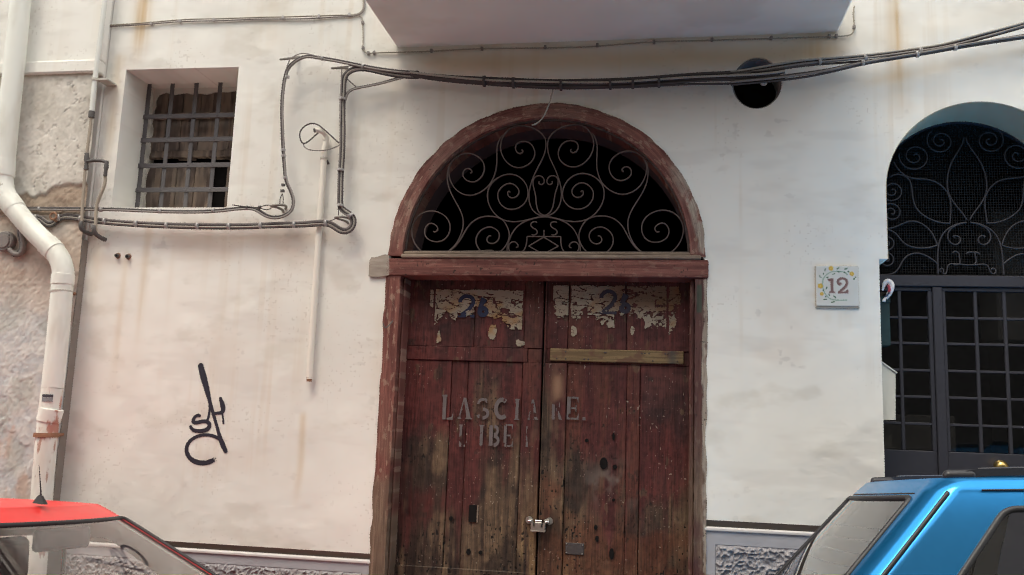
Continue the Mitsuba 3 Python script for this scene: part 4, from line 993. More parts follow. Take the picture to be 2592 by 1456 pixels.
q = [(-3.5722,-0.165,1.8949),(-3.5856,-0.165,1.8152)]; sleeve(q[0], q[1], .0675, 'socket', 'pvc')
q = [(-3.5876,-0.165,1.7501),(-3.5869,-0.165,1.7247)]; sleeve(q[0], q[1], .070, 'clamp', 'rust_ring')
q = [(-4.0897,-0.165,3.2582),(-4.0866,-0.165,3.2454)]; sleeve(q[0], q[1], .0655, 'clamp', 'pvc_ring')
for (x, y, z) in [(-3.5891,-0.1,2.6028),(-3.5717,-0.1,1.7411)]:
    obj('bracket', cbox(x - .012, x + .012, -.14, -.04, z - .008, z + .008, .002), 'rust_ring', dp)
st_ = [(-3.5998,-0.226,1.976),(-3.5373,-0.226,1.9339)]
def patch(x0, x1, z0, z1, cx, r, name, m, n=8):
    xs = np.linspace(x0, x1, n); 
    ys = PY - np.sqrt(np.maximum(r * r - (xs - cx) ** 2, 0)) - .0012
    v = np.vstack([np.stack([xs, ys, xs * 0 + z0], 1), np.stack([xs, ys, xs * 0 + z1], 1)])
    i = np.arange(n - 1)
    obj(name, trimesh.Trimesh(v, np.vstack([np.stack([i, i + 1, i + n + 1], 1), np.stack([i, i + n + 1, i + n], 1)]), process=False), m, dp, smooth=True)
cxs = [(-3.58,-0.165,1.9555)][0][0]
zm = st_[0][2] * .6 + st_[1][2] * .4
patch(st_[0][0], st_[1][0], st_[1][2], zm, cxs, .062, 'sticker', 'sticker_grey')
patch(st_[0][0], st_[1][0], zm + .001, st_[0][2], cxs, .062, 'sticker', 'sticker_black')

# ------------------------------------------------------------------ thin water pipe with valve
wp = thing('water_pipe', 'thin cream painted metal pipe with valve between the two houses', 'pipe')
WY = -.10
pp = [(-3.574,-0.1,4.6874),(-3.5719,-0.1,4.5228),(-3.5763,-0.1,4.2251),(-3.5799,-0.1,3.9717),(-3.5754,-0.1,3.7476)]
obj('pipe', tube(spline(pp, .05), .0155, 14), 'painted_pipe', wp, smooth=40)
obj('coupling', tube([(-3.5765,-0.1,3.7686),(-3.5757,-0.1,3.7267)], .019, 12), 'black_fitting', wp, smooth=40)
pp = [(-3.5763,-0.1,3.7319),(-3.5761,-0.1,3.5911),(-3.5786,-0.1,3.4747),(-3.5753,-0.1,3.3333),(-3.5674,-0.1,3.1548),(-3.5575,-0.1,3.0285)]
obj('pipe', tube(spline(pp, .05), .0095, 12), 'conduit_old', wp, smooth=40, label='rusty lower pipe left of the branch')
obj('valve', tube([(-3.578,-0.1,3.4928),(-3.5744,-0.1,3.4514),(-3.5733,-0.1,3.4308),(-3.5705,-0.1,3.3845)], [.013, .017, .012, .015], 12), 'black_fitting', wp, smooth=40)
obj('valve_arm', tube([(-3.5642,-0.11,3.4354),(-3.5104,-0.11,3.4424),(-3.461,-0.11,3.4391),(-3.4271,-0.11,3.4285)], [.008, .012, .011, .009], 10), 'black_fitting', wp, smooth=40)
obj('valve', tube([(-3.428,-0.11,3.4361),(-3.4257,-0.11,3.3927),(-3.4275,-0.11,3.385),(-3.4276,-0.11,3.3391)], [.012, .015, .012, .011], 12), 'black_fitting', wp, smooth=40)
pp = [(-3.4346,-0.1,3.3421),(-3.4329,-0.1,3.2809),(-3.4487,-0.1,3.2302),(-3.4665,-0.1,3.1746),(-3.4705,-0.1,3.1165),(-3.4613,-0.1,3.0159),(-3.4602,-0.1,2.9833)]
obj('pipe', tube(spline(pp, .03), .010, 12), 'conduit_old', wp, smooth=40, label='curved rusty branch pipe')
for q in ([(-3.5626,-0.1,3.0487),(-3.5578,-0.1,3.0084),(-3.5391,-0.1,2.9883)], [(-3.4676,-0.1,3.0234),(-3.4629,-0.1,2.9833),(-3.4405,-0.1,2.9533)]):
    p = [q[0], q[1], (q[2][0], -.02, q[2][2])]
    obj('elbow', tube(spline(p, .008), .0135, 12), 'black_fitting', wp, smooth=40)
obj('collar', tube([(-3.579,-0.1,3.9876),(-3.5785,-0.1,3.9716)], .021, 12), 'pvc_ring', wp, smooth=40)
obj('bracket', cbox(-3.565, -3.49, -.105, -.0005, [(-3.578,-0.1,3.9796)][0][2] - .006, [(-3.578,-0.1,3.9796)][0][2] + .006, .002), 'pvc_ring', wp)

# pair of cut pipe stubs in the plaster
for (x, y, z), lb in zip([(-3.3555,-0.02,2.8548),(-3.2822,-0.02,2.8501)], ('cut iron pipe stub, left of the pair below the window', 'cut iron pipe stub, right of the pair below the window')):
    t = thing('pipe_stub', lb, 'pipe stub', None)
    obj('stub', rev([(0, -.01), (.013, -.01), (.013, .028), (.010, .031), (.007, .031), (.007, .012), (0, .012)], (x, 0, z), (.25, -1, -.15), 14), 'black_fitting', t, smooth=40)
    obj('flange', rev([(.0, 0), (.019, .0), (.018, .004), (.012, .007)], (x, 0, z), (0, -1, 0), 14), 'rust_ring', t, smooth=40)

# ------------------------------------------------------------------ conduit with wire loop
cd = thing('conduit', 'thin cream conduit pipe running down the plaster left of the door', 'pipe')
CY = -.032
pp = [(-2.0305,-0.032,3.499),(-2.0287,-0.032,3.2633),(-2.0285,-0.032,3.0186),(-2.0273,-0.032,2.7294),(-2.0261,-0.032,2.4449),(-2.0249,-0.032,2.165),(-2.0239,-0.032,2.1189)]
obj('pipe', tube(spline(pp, .05), .0175, 16), 'conduit', cd, smooth=40)
pp = [(-2.0338,-0.032,3.4741),(-2.0265,-0.032,3.5489),(-2.0245,-0.032,3.5915),(-2.0365,-0.032,3.6168),(-2.0626,-0.032,3.6274),(-2.0854,-0.032,3.6253)]
pp = [(p[0], CY - .012 * max(0, i - 2), p[2]) for i, p in enumerate(pp)]
obj('elbow', tube(spline(pp, .008), .0165, 16), 'conduit', cd, smooth=40)
obj('mouth', tube([pp[-1], (pp[-1][0] - .006, pp[-1][1] - .004, pp[-1][2] - .002)], .0125, 12), 'black_fitting', cd, smooth=40)
obj('sleeve', tube([(-2.0288,-0.032,3.5815),(-2.0319,-0.032,3.5716)], .0195, 16), 'conduit', cd, smooth=40)
a = [(-2.0306,-0.032,3.464),(-2.0309,-0.032,3.4516)]
obj('collar', tube(a, .0225, 16), 'pvc_ring', cd, smooth=40)
obj('screw', tube([(a[0][0] + .004, -.03, a[0][2] - .004), (a[0][0] + .02, -.002, a[0][2] - .03)], .008, 8), 'black_fitting', cd)
obj('end_cap', tube([(-2.0247,-0.032,2.1304),(-2.0241,-0.032,2.105)], [.018, .015], 12), 'rust_ring', cd, smooth=40)
wl = thing('wire_loop', 'thin loose wire looping out of the conduit mouth', 'wire')
pp = [(-2.0615,-0.07,3.6069),(-2.1043,-0.07,3.5703),(-2.153,-0.07,3.5436),(-2.1754,-0.07,3.5715),(-2.1789,-0.07,3.6167),(-2.1439,-0.07,3.6586),(-2.0913,-0.07,3.6676),(-2.0331,-0.07,3.6339),(-1.9741,-0.07,3.5829),(-1.9262,-0.07,3.5423)]
obj('wire', tube(spline(pp, .01), .0045, 7), 'cable_dark', wl, smooth=True)
pp = [(-2.1552,-0.065,3.5453),(-2.1377,-0.065,3.515),(-2.0834,-0.065,3.4993),(-2.0079,-0.065,3.5006),(-1.9513,-0.065,3.5171),(-1.9222,-0.065,3.5315)]
obj('wire', tube(spline(pp, .01), .0035, 7), 'cable_grey', wl, smooth=True)

# ------------------------------------------------------------------ cables
def strands(t, path, offs, mats, r, wobble=.0035, seed=0, name='cable', spread=(1, 1)):
    """several cables that run together along one path; offs: their places across the bundle, in (across, out) metres"""
    p = spline(path, .02)
    tg = np.gradient(p, axis=0); tg /= np.linalg.norm(tg, axis=1, keepdims=True)
    ac = np.stack([-tg[:, 2], tg[:, 1] * 0, tg[:, 0]], 1)
    s = np.r_[0, np.cumsum(np.linalg.norm(np.diff(p, axis=0), axis=1))]
    for i, (o, m) in enumerate(zip(offs, mats)):
        w1 = (meshkit.noise(np.stack([s * 3.0, s * 0 + i * 5.3, s * 0 + seed], 1)) - .5) * 2 * wobble
        w2 = (meshkit.noise(np.stack([s * 3.0, s * 0 + i * 9.1, s * 0 + seed + 4], 1)) - .5) * 2 * wobble
        k_ = np.interp(s / s[-1], np.linspace(0, 1, len(spread)), spread)
        q = p + ac * (o[0] * k_ + w1)[:, None] + np.array([0, -1.0, 0]) * (o[1] + w2)[:, None]
        obj(name, tube(q, r if np.isscalar(r) else r[i], 7), m, t, smooth=True)
def ties(t, pts, r, m='tie', along=None):
    for (x, y, z), dx, dz in pts:
        d = np.array([dx, 0, dz]); d = d / np.linalg.norm(d) * .007
        c = np.array([x, y, z])
        obj('tie', tube([c - d, c + d], r, 10), m, t, smooth=40)
        obj('tie_tail', tube([c + np.array([0, -r, 0]), c + np.array([.012 * np.sign(dz) * (abs(dz) > .5), -r - .006, .012 * (abs(dz) <= .5)])], .0022, 5), m, t)

BY = -.075
tk = thing('cable_bundle', 'thick dark cable bundle sagging above the arched door', 'cable')
trunk = [(0.6721,-0.075,3.9054),(0.4021,-0.075,3.8854),(0.1606,-0.075,3.8831),(-0.1475,-0.075,3.8705),(-0.4022,-0.075,3.8682),(-0.6054,-0.075,3.8715),(-0.8683,-0.075,3.8886),(-1.1871,-0.075,3.9175),(-1.499,-0.075,3.9641)]
to = [(-.034, .0), (-.024, .010), (-.012, .0), (.0, .013), (.010, .0), (.021, .009), (.032, .0), (-.004, .024)]
strands(tk, trunk, to, ['cable_dark', 'cable_dark', 'cable_grey', 'cable_dark', 'cable_dark', 'cable_dark', 'cable_dark', 'cable_pale'], .0066, .005, 1, spread=(1, 1, .9, .85, .8, .75, .7, .55, .35))
hook = [(-0.403,-0.075,3.9019)]
for (px, r) in ((0, 0),):
    pass
ties(tk, [(q, 1, 0) for q in [(-1.0428,-0.085,3.9019),(-0.5855,-0.085,3.8645),(-0.1697,-0.085,3.8648),(-0.0217,-0.085,3.8677),(-0.8667,-0.085,3.8871),(-0.2988,-0.085,3.8637)]], .034, 'cable_dark')
ur = thing('cable_bundle', 'upper strand group leaving the bundle to the right, above the entrance arch', 'cable')
strands(ur, [(0.3803,-0.075,3.9025),(0.6381,-0.075,3.9368),(0.8687,-0.075,3.9644),(1.1503,-0.075,3.9852),(1.3841,-0.075,4.0094),(1.5214,-0.075,4.0298),(1.705,-0.075,4.0756),(1.9292,-0.075,4.1375),(2.1857,-0.075,4.2289)], [(-.012, 0), (-.002, .010), (.008, .0), (.016, .008)], ['cable_dark', 'cable_grey', 'cable_dark', 'cable_pale'], .0066, .005, 2)
ties(ur, [(q, 1, .15) for q in [(0.8637,-0.08,3.9671),(1.395,-0.08,4.0069),(1.1053,-0.08,3.9777)]], .020, 'tie')
lr = thing('cable_bundle', 'lower strand group leaving the bundle to the right, above the entrance arch', 'cable')
strands(lr, [(0.3797,-0.082,3.8527),(0.6602,-0.082,3.8749),(0.913,-0.082,3.9091),(1.1021,-0.082,3.9492),(1.3817,-0.082,3.9904),(1.6103,-0.082,4.0281),(1.9235,-0.082,4.0733),(2.177,-0.082,4.1243)], [(-.009, 0), (.0, .010), (.009, .0)], ['cable_dark', 'cable_grey', 'cable_dark'], .0066, .004, 3)
ties(lr, [(q, 1, .15) for q in [(1.0904,-0.088,3.9471),(1.3758,-0.088,3.9857),(1.5718,-0.088,4.0177)]], .018, 'tie')
ls = thing('cable', 'cable arching left from the bundle and hanging to the hook right of the window', 'cable')
strands(ls, [(-1.4488,-0.08,3.9705),(-1.7992,-0.08,4.0217),(-1.9916,-0.08,4.0661),(-2.0873,-0.08,4.0847),(-2.1702,-0.08,4.0951),(-2.2353,-0.08,4.0716),(-2.2831,-0.08,4.0217),(-2.3021,-0.08,3.9351),(-2.3054,-0.08,3.8153),(-2.2942,-0.08,3.6758),(-2.2791,-0.08,3.55),(-2.266,-0.08,3.45),(-2.255,-0.08,3.3754),(-2.2424,-0.08,3.3134),(-2.2094,-0.08,3.2467),(-2.1839,-0.08,3.178),(-2.1944,-0.08,3.1195),(-2.2445,-0.08,3.0855),(-2.3044,-0.08,3.0784),(-2.3615,-0.08,3.0956),(-2.428,-0.08,3.1301),(-2.6455,-0.08,3.1235),(-3.037,-0.08,3.1199),(-3.44,-0.08,3.134),(-3.8797,-0.08,3.1382),(-4.3887,-0.08,3.1454)], [(-.006, 0), (.006, .006), (0, -.007)], ['cable_dark', 'cable_grey', 'cable_grey'], .0066, .002, 4)
ties(ls, [(q, 0.05, 1) for q in [(-2.2727,-0.085,3.4983),(-2.2672,-0.085,3.4609),(-2.2843,-0.085,3.9658),(-2.2462,-0.085,3.3244)]] + [(q, 1, 0) for q in [(-3.4471,-0.085,3.1302),(-3.0472,-0.085,3.1187),(-3.8758,-0.085,3.137),(-2.6945,-0.085,3.1225)]] + [(q, 1, -.2) for q in [(-2.0671,-0.085,4.0793),(-1.8024,-0.085,4.0197)]], .0145, 'tie')
sp = thing('cable_bundle', 'flat cable bundle dropping beside the conduit and running left under the window', 'cable')
strands(sp, [(-1.4507,-0.07,3.9547),(-1.7005,-0.07,3.9924),(-1.802,-0.07,4.0133),(-1.8721,-0.07,4.0054),(-1.9151,-0.07,3.9686),(-1.9225,-0.07,3.8928),(-1.9207,-0.07,3.7919),(-1.9074,-0.07,3.5966),(-1.9022,-0.07,3.448),(-1.9012,-0.07,3.3253),(-1.8953,-0.07,3.2033),(-1.8836,-0.07,3.1402),(-1.8394,-0.07,3.1062),(-1.808,-0.07,3.0772),(-1.8049,-0.07,3.0316),(-1.8347,-0.07,3.0004),(-1.8791,-0.07,3.0028),(-1.9279,-0.07,3.0317),(-1.971,-0.07,3.0462),(-2.0849,-0.07,3.0415),(-2.2851,-0.07,3.0344),(-2.4877,-0.07,3.0272),(-2.7452,-0.07,3.0273),(-3.0605,-0.07,3.035),(-3.329,-0.07,3.0503),(-3.5484,-0.07,3.0734),(-3.7334,-0.07,3.0839),(-3.771,-0.07,3.0534),(-3.808,-0.07,3.0407),(-3.8495,-0.07,3.0612),(-3.8942,-0.07,3.0843),(-3.9751,-0.07,3.0845),(-4,-0.07,3.0614),(-4.0037,-0.07,2.9845),(-3.976,-0.07,2.903),(-3.9893,-0.07,2.8572),(-4.0339,-0.07,2.857)], [(-.015, 0), (-.005, .002), (.005, .002), (.015, 0)], ['cable_grey', 'cable_dark', 'cable_pale', 'cable_dark'], .0055, .0015, 5)
ties(sp, [(q, 0.05, 1) for q in [(-1.9233,-0.075,3.8202),(-1.9027,-0.075,3.3728),(-1.8876,-0.075,3.1535)]] + [(q, 1, 0) for q in [(-1.9714,-0.075,3.045),(-2.1699,-0.075,3.0355),(-2.3838,-0.075,3.0309),(-2.5876,-0.075,3.0261),(-2.7946,-0.075,3.0287),(-2.9991,-0.075,3.0313),(-3.2043,-0.075,3.0415),(-3.4211,-0.075,3.0593),(-3.586,-0.075,3.0748),(-3.7379,-0.075,3.0828),(-3.8986,-0.075,3.0831),(-3.9711,-0.075,3.0833)]] + [(q, .7, -.7) for q in [(-1.8194,-0.075,3.0905)]], .0205, 'tie')
br = thing('cable', 'short cable curving from the bundle down to the wall hook left of the door', 'cable')
strands(br, [(-1.452,-0.065,3.9542),(-1.5504,-0.065,3.9497),(-1.6973,-0.065,3.9137),(-1.821,-0.065,3.892),(-1.8849,-0.065,3.8685),(-1.9067,-0.065,3.8186),(-1.9103,-0.065,3.7232),(-1.9026,-0.065,3.5734)], [(-.005, 0), (.005, .004)], ['cable_dark', 'cable_grey'], .0058, .0015, 6)
obj('brace_wire', tube([(-1.9244,-0.065,3.9684),(-1.8386,-0.065,3.8924)], .0035, 6), 'cable_dark', br)
dw = thing('drop_wire', 'thin pale wire hanging from the bundle onto the arch', 'wire')
obj('wire', tube(spline([(-0.6369,-0.06,3.8564),(-0.6424,-0.06,3.8056),(-0.6594,-0.06,3.7503),(-0.6854,-0.06,3.6857),(-0.7169,-0.06,3.6502),(-0.7537,-0.06,3.6341)], .01), .0042, 6), 'cable_pale', dw, smooth=True)
obj('wire', tube(spline([(-0.6441,-0.05,3.8216),(-0.6649,-0.05,3.7372),(-0.6957,-0.05,3.6774),(-0.7411,-0.05,3.6349)], .01), .0035, 6), 'cable_paint', dw, smooth=True)
# thin cables clipped to the wall higher up
tc = thing('cable', 'thin painted cable clipped along the top of the wall at the left', 'cable')
strands(tc, [(-4.5677,-0.012,4.3851),(-4.3882,-0.012,4.3838),(-4.1662,-0.012,4.3807),(-3.9765,-0.012,4.3816),(-3.7685,-0.012,4.3817),(-3.569,-0.012,4.3847),(-3.285,-0.012,4.3897),(-3.0445,-0.012,4.3989),(-2.7897,-0.012,4.3965),(-2.582,-0.012,4.3987),(-2.3574,-0.012,4.392),(-2.157,-0.012,4.3889),(-1.9878,-0.012,4.3897),(-1.8924,-0.012,4.3936),(-1.8552,-0.012,4.4156),(-1.8483,-0.012,4.4678),(-1.8521,-0.012,4.6477)], [(-.006, 0), (.006, 0.002)], ['cable_grey', 'cable_paint'], .0045, .004, 7)
uc = thing('cable', 'thin cable clipped under the balcony', 'cable')
strands(uc, [(-1.8773,-0.01,4.3886),(-1.8526,-0.01,4.364),(-1.8476,-0.01,4.3272),(-1.8387,-0.01,4.228),(-1.8314,-0.01,4.1552),(-1.8098,-0.01,4.1364),(-1.7537,-0.01,4.1344),(-1.6273,-0.01,4.1352),(-1.402,-0.01,4.1376),(-1.0819,-0.01,4.1391),(-0.6961,-0.01,4.1329),(-0.3848,-0.01,4.1342),(-0.0544,-0.01,4.1443),(0.2784,-0.01,4.1467),(0.6109,-0.01,4.1439),(0.9106,-0.01,4.1422),(0.9749,-0.01,4.1421),(1.0284,-0.01,4.1448),(1.0564,-0.01,4.158),(1.0661,-0.01,4.2098),(1.0705,-0.01,4.3192)], [(0, 0)], ['cable_paint'], .0042, .003, 8)
for t, pts in ((tc, [(-4.0216,-0.01,4.3815),(-3.7758,-0.01,4.3829),(-3.2863,-0.01,4.3907),(-3.0842,-0.01,4.3988),(-2.8507,-0.01,4.3973),(-2.377,-0.01,4.3938),(-2.1371,-0.01,4.3917),(-1.937,-0.01,4.3938)]), (uc, [(-1.8483,-0.01,4.3377),(-1.835,-0.01,4.1708),(-1.7996,-0.01,4.136),(-1.7615,-0.01,4.1373),(-1.3971,-0.01,4.1374),(-1.0819,-0.01,4.1391),(-0.6962,-0.01,4.1354),(-0.3849,-0.01,4.1367),(-0.0544,-0.01,4.1443),(0.2784,-0.01,4.1467),(0.6109,-0.01,4.1439),(0.9299,-0.01,4.1438),(0.9685,-0.01,4.1423),(1.0657,-0.01,4.1908)])):
    for (x, y, z) in pts:
        obj('clip', cbox(x - .008, x + .008, -.020, .0, z - .010, z + .012, .003), 'cable_grey' if t == uc else 'tie', t)
# wall hooks that carry the cables
def hook_thing(label): return thing('wall_hook', label, 'hook')
h = hook_thing('iron wall spike at the top left bend of the cable')
a, b = [(-2.3043,-0.16,4.0474)][0], [(-2.2551,0,4.1299)][0]
obj('spike', tube([a, b], [.006, .010], 10), 'steel_dull', h, smooth=40)
obj('stay', tube(spline([(-2.2585,-0.11,4.0698),(-2.2096,-0.11,4.1015),(-2.161,-0.11,4.1024),(-2.0699,-0.11,4.0763)], .01), .0035, 6), 'cable_grey', h, smooth=True)
obj('stay', tube([(-2.2705,-0.1,4.0694),(-2.2889,-0.1,4.0084)], .004, 6), 'cable_grey', h)
h = hook_thing('iron wall spike above the bundle that drops beside the conduit')
a, b = [(-1.9723,-0.15,3.9853)][0], [(-1.9356,0,4.0519)][0]
obj('spike', tube([a, b], [.006, .011], 10), 'steel_dull', h, smooth=40)
obj('rod', tube([(-1.9351,-0.085,4.0087),(-1.9287,-0.085,3.8417),(-1.9192,-0.085,3.6663)], .0045, 8), 'cable_grey', h)
obj('stay', tube(spline([(-1.9202,-0.08,4.023),(-1.875,-0.08,4.0267),(-1.799,-0.08,4.0192)], .01), .0035, 6), 'cable_grey', h, smooth=True)
h = hook_thing('iron wall hook with wire loops right of the window')
pp = [[(-2.316,-0.1,3.1442)][0], [(-2.2691,-0.11,3.1488)][0], [(-2.2449,-0.08,3.1538)][0], [(-2.2696,0,3.1543)][0]]
obj('hook', tube(spline(pp, .008), .0075, 8), 'steel_dull', h, smooth=True)
pp = [[(-2.3158,-0.1,3.1418)][0], [(-2.2801,-0.1,3.1368)][0], [(-2.2666,-0.05,3.1345)][0], [(-2.2834,0,3.1345)][0]]
obj('hook', tube(spline(pp, .008), .0075, 8), 'steel_dull', h, smooth=True)
for pts in ([(-2.2538,-0.09,3.2247),(-2.266,-0.09,3.1881),(-2.2634,-0.09,3.1563)], [(-2.2538,-0.09,3.2247),(-2.2458,-0.09,3.188),(-2.246,-0.09,3.1586)], [(-2.3862,-0.09,3.1422),(-2.3566,-0.09,3.1518),(-2.3211,-0.09,3.1517)], [(-2.3856,-0.09,3.1348),(-2.3492,-0.09,3.1249),(-2.3195,-0.09,3.1321)], [(-2.5738,-0.085,3.1566),(-2.4908,-0.085,3.1463),(-2.3882,-0.085,3.1385)]):
    obj('wire', tube(spline(pts, .01), .0032, 6), 'cable_dark', h, smooth=True)
for pts, r in (([(-2.2534,-0.09,3.2836),(-2.2524,-0.09,3.2713)], .013), ([(-2.2555,-0.09,3.2468),(-2.2545,-0.09,3.2345)], .014), ([(-2.3987,-0.09,3.1398),(-2.3885,-0.09,3.1397)], .012), ([(-2.4804,-0.09,3.1426),(-2.47,-0.09,3.1401)], .010)):
    obj('wire_clamp', tube(pts, r, 8), 'black_fitting', h, smooth=40)
h = hook_thing('iron wall hook at the bottom bend beside the conduit')
pp = [[(-1.9073,-0.1,3.0727)][0], [(-1.8694,-0.11,3.075)][0], [(-1.8436,-0.06,3.0797)][0], [(-1.8448,0,3.0744)][0]]
obj('hook', tube(spline(pp, .008), .0065, 8), 'steel_dull', h, smooth=True)
pp = [[(-1.9073,-0.1,3.0727)][0], [(-1.8759,-0.09,3.063)][0], [(-1.8646,-0.04,3.0651)][0], [(-1.8587,0,3.0598)][0]]
obj('hook', tube(spline(pp, .008), .0065, 8), 'steel_dull', h, smooth=True)
obj('wire', tube([(-1.9441,-0.09,3.0535),(-1.901,-0.09,3.0703)], .0028, 6), 'cable_dark', h)
obj('wire', tube([(-1.9,-0.08,3.145),(-1.8939,-0.08,3.0919)], .0028, 6), 'cable_dark', h)
h = hook_thing('rusty ring bolt in the old wall beside the downpipe')
x, y, z = [(-3.7537,-0.11,3.0846)][0]
rg = [(x + .022 * math.cos(a), y, z + .022 * math.sin(a)) for a in np.linspace(0, 2 * math.pi, 25)]
obj('ring', tube(rg, .006, 8), 'rust_ring', h, smooth=True)
obj('shank', tube([(x, y + .002, z - .022), (x, -.03, z - .03)], .007, 8), 'rust_ring', h)
obj('wire', tube([(-4.2892,-0.12,3.0861),(-4.008,-0.12,3.0803),(-3.7652,-0.12,3.0822)], .0018, 5), 'cable_grey', h)
h = hook_thing('bent nail sticking out left of the door frame')
obj('nail', tube(spline([[(-1.5448,-0.01,2.4746)][0], [(-1.5793,-0.045,2.4304)][0], [(-1.5863,-0.05,2.4528)][0]], .005), .0035, 6), 'black_fitting', h)
# junction box on the old wall
jb = thing('junction_box', 'round grey junction box on the old wall behind the downpipe', 'junction box')
x, y, z = [(-4.0921,-0.1,2.9269)][0]
obj('body', rev([(0, 0), (.062, 0), (.066, .012), (.066, .035), (.058, .044), (.0, .046)], (x, -.055, z), (0, -1, 0), 28), 'cable_grey', jb, smooth=40)
obj('lid', rev([(0, .0), (.045, .0), (.043, .006), (0, .007)], (x, -.101, z), (0, -1, 0), 24), 'cable_grey', jb, smooth=40)
for a in (0.8, 2.4, 4.0, 5.5): obj('screw', rev([(0, 0), (.006, 0), (.004, .004), (0, .004)], (x + .053 * math.cos(a), -.098, z + .053 * math.sin(a)), (0, -1, 0), 8), 'black_fitting', jb)
el = thing('conduit_elbow', 'grey flexible conduit elbow beside the junction box', 'pipe')
obj('pipe', tube(spline([(-3.9842,-0.09,3.0184),(-3.9656,-0.09,2.942),(-3.955,-0.09,2.8837),(-3.9721,-0.09,2.8457),(-4.0113,-0.09,2.8481),(-4.0488,-0.09,2.8783)], .006), .0155 + .0012 * np.sin(np.arange(len(spline([(-3.9842,-0.09,3.0184),(-3.9656,-0.09,2.942),(-3.955,-0.09,2.8837),(-3.9721,-0.09,2.8457),(-4.0113,-0.09,2.8481),(-4.0488,-0.09,2.8783)], .006))) * 1.6), 12), 'cable_grey', el, smooth=True)

# ------------------------------------------------------------------ armoured padlock on the carriage door
pk = thing('padlock', 'steel armoured padlock bridging the two leaves of the wooden door', 'padlock')
pc = [(-0.6651,0.12,1.3517)][0]
lx_, lz_ = pc[0], pc[2]
rot = trimesh.transformations.rotation_matrix(math.radians(-3), [0, 1, 0], [lx_, 0, lz_]) if False else np.eye(4)
def lock_part(name, m, mt, **k): obj(name, m, mt, pk, **k)
for s in (-1, 1):
    lock_part('mount_plate', rev([(0, 0), (.020, 0), (.021, .003), (.019, .006), (0, .006)], (lx_ + s * .058, LY - .012, lz_ + .014), (0, -1, 0), 20), 'lock_steel', smooth=40)
    lock_part('lug', cbox(lx_ + s * .046 - .014, lx_ + s * .046 + .014, LY - .045, LY - .012, lz_ + .006, lz_ + .024, .003), 'lock_steel')
    lock_part('bolt_end', rev([(0, 0), (.007, 0), (.009, .004), (.009, .016), (.006, .020), (0, .021)], (lx_ + s * .040, LY - .052, lz_ + .013), (s, 0, 0), 14), 'lock_chrome', smooth=40)
lock_part('shackle', tube([(lx_ - .018, LY - .052, lz_ + .014), (lx_ + .018, LY - .052, lz_ + .014)], .011, 16), 'lock_chrome', smooth=40)
bodyp = sbox(lx_ - .040, lz_ - .042, lx_ + .040, lz_ + .006).difference(sbox(lx_ - .027, lz_ - .018, lx_ - .018, lz_ + .02)).difference(sbox(lx_ + .018, lz_ - .018, lx_ + .027, lz_ + .02))
lock_part('body', ext(bodyp, LY - .018, .052), 'lock_steel')
lock_part('body_lip', cbox(lx_ - .040, lx_ + .040, LY - .0735, LY - .0705, lz_ - .042, lz_ - .036, .001), 'lock_steel')

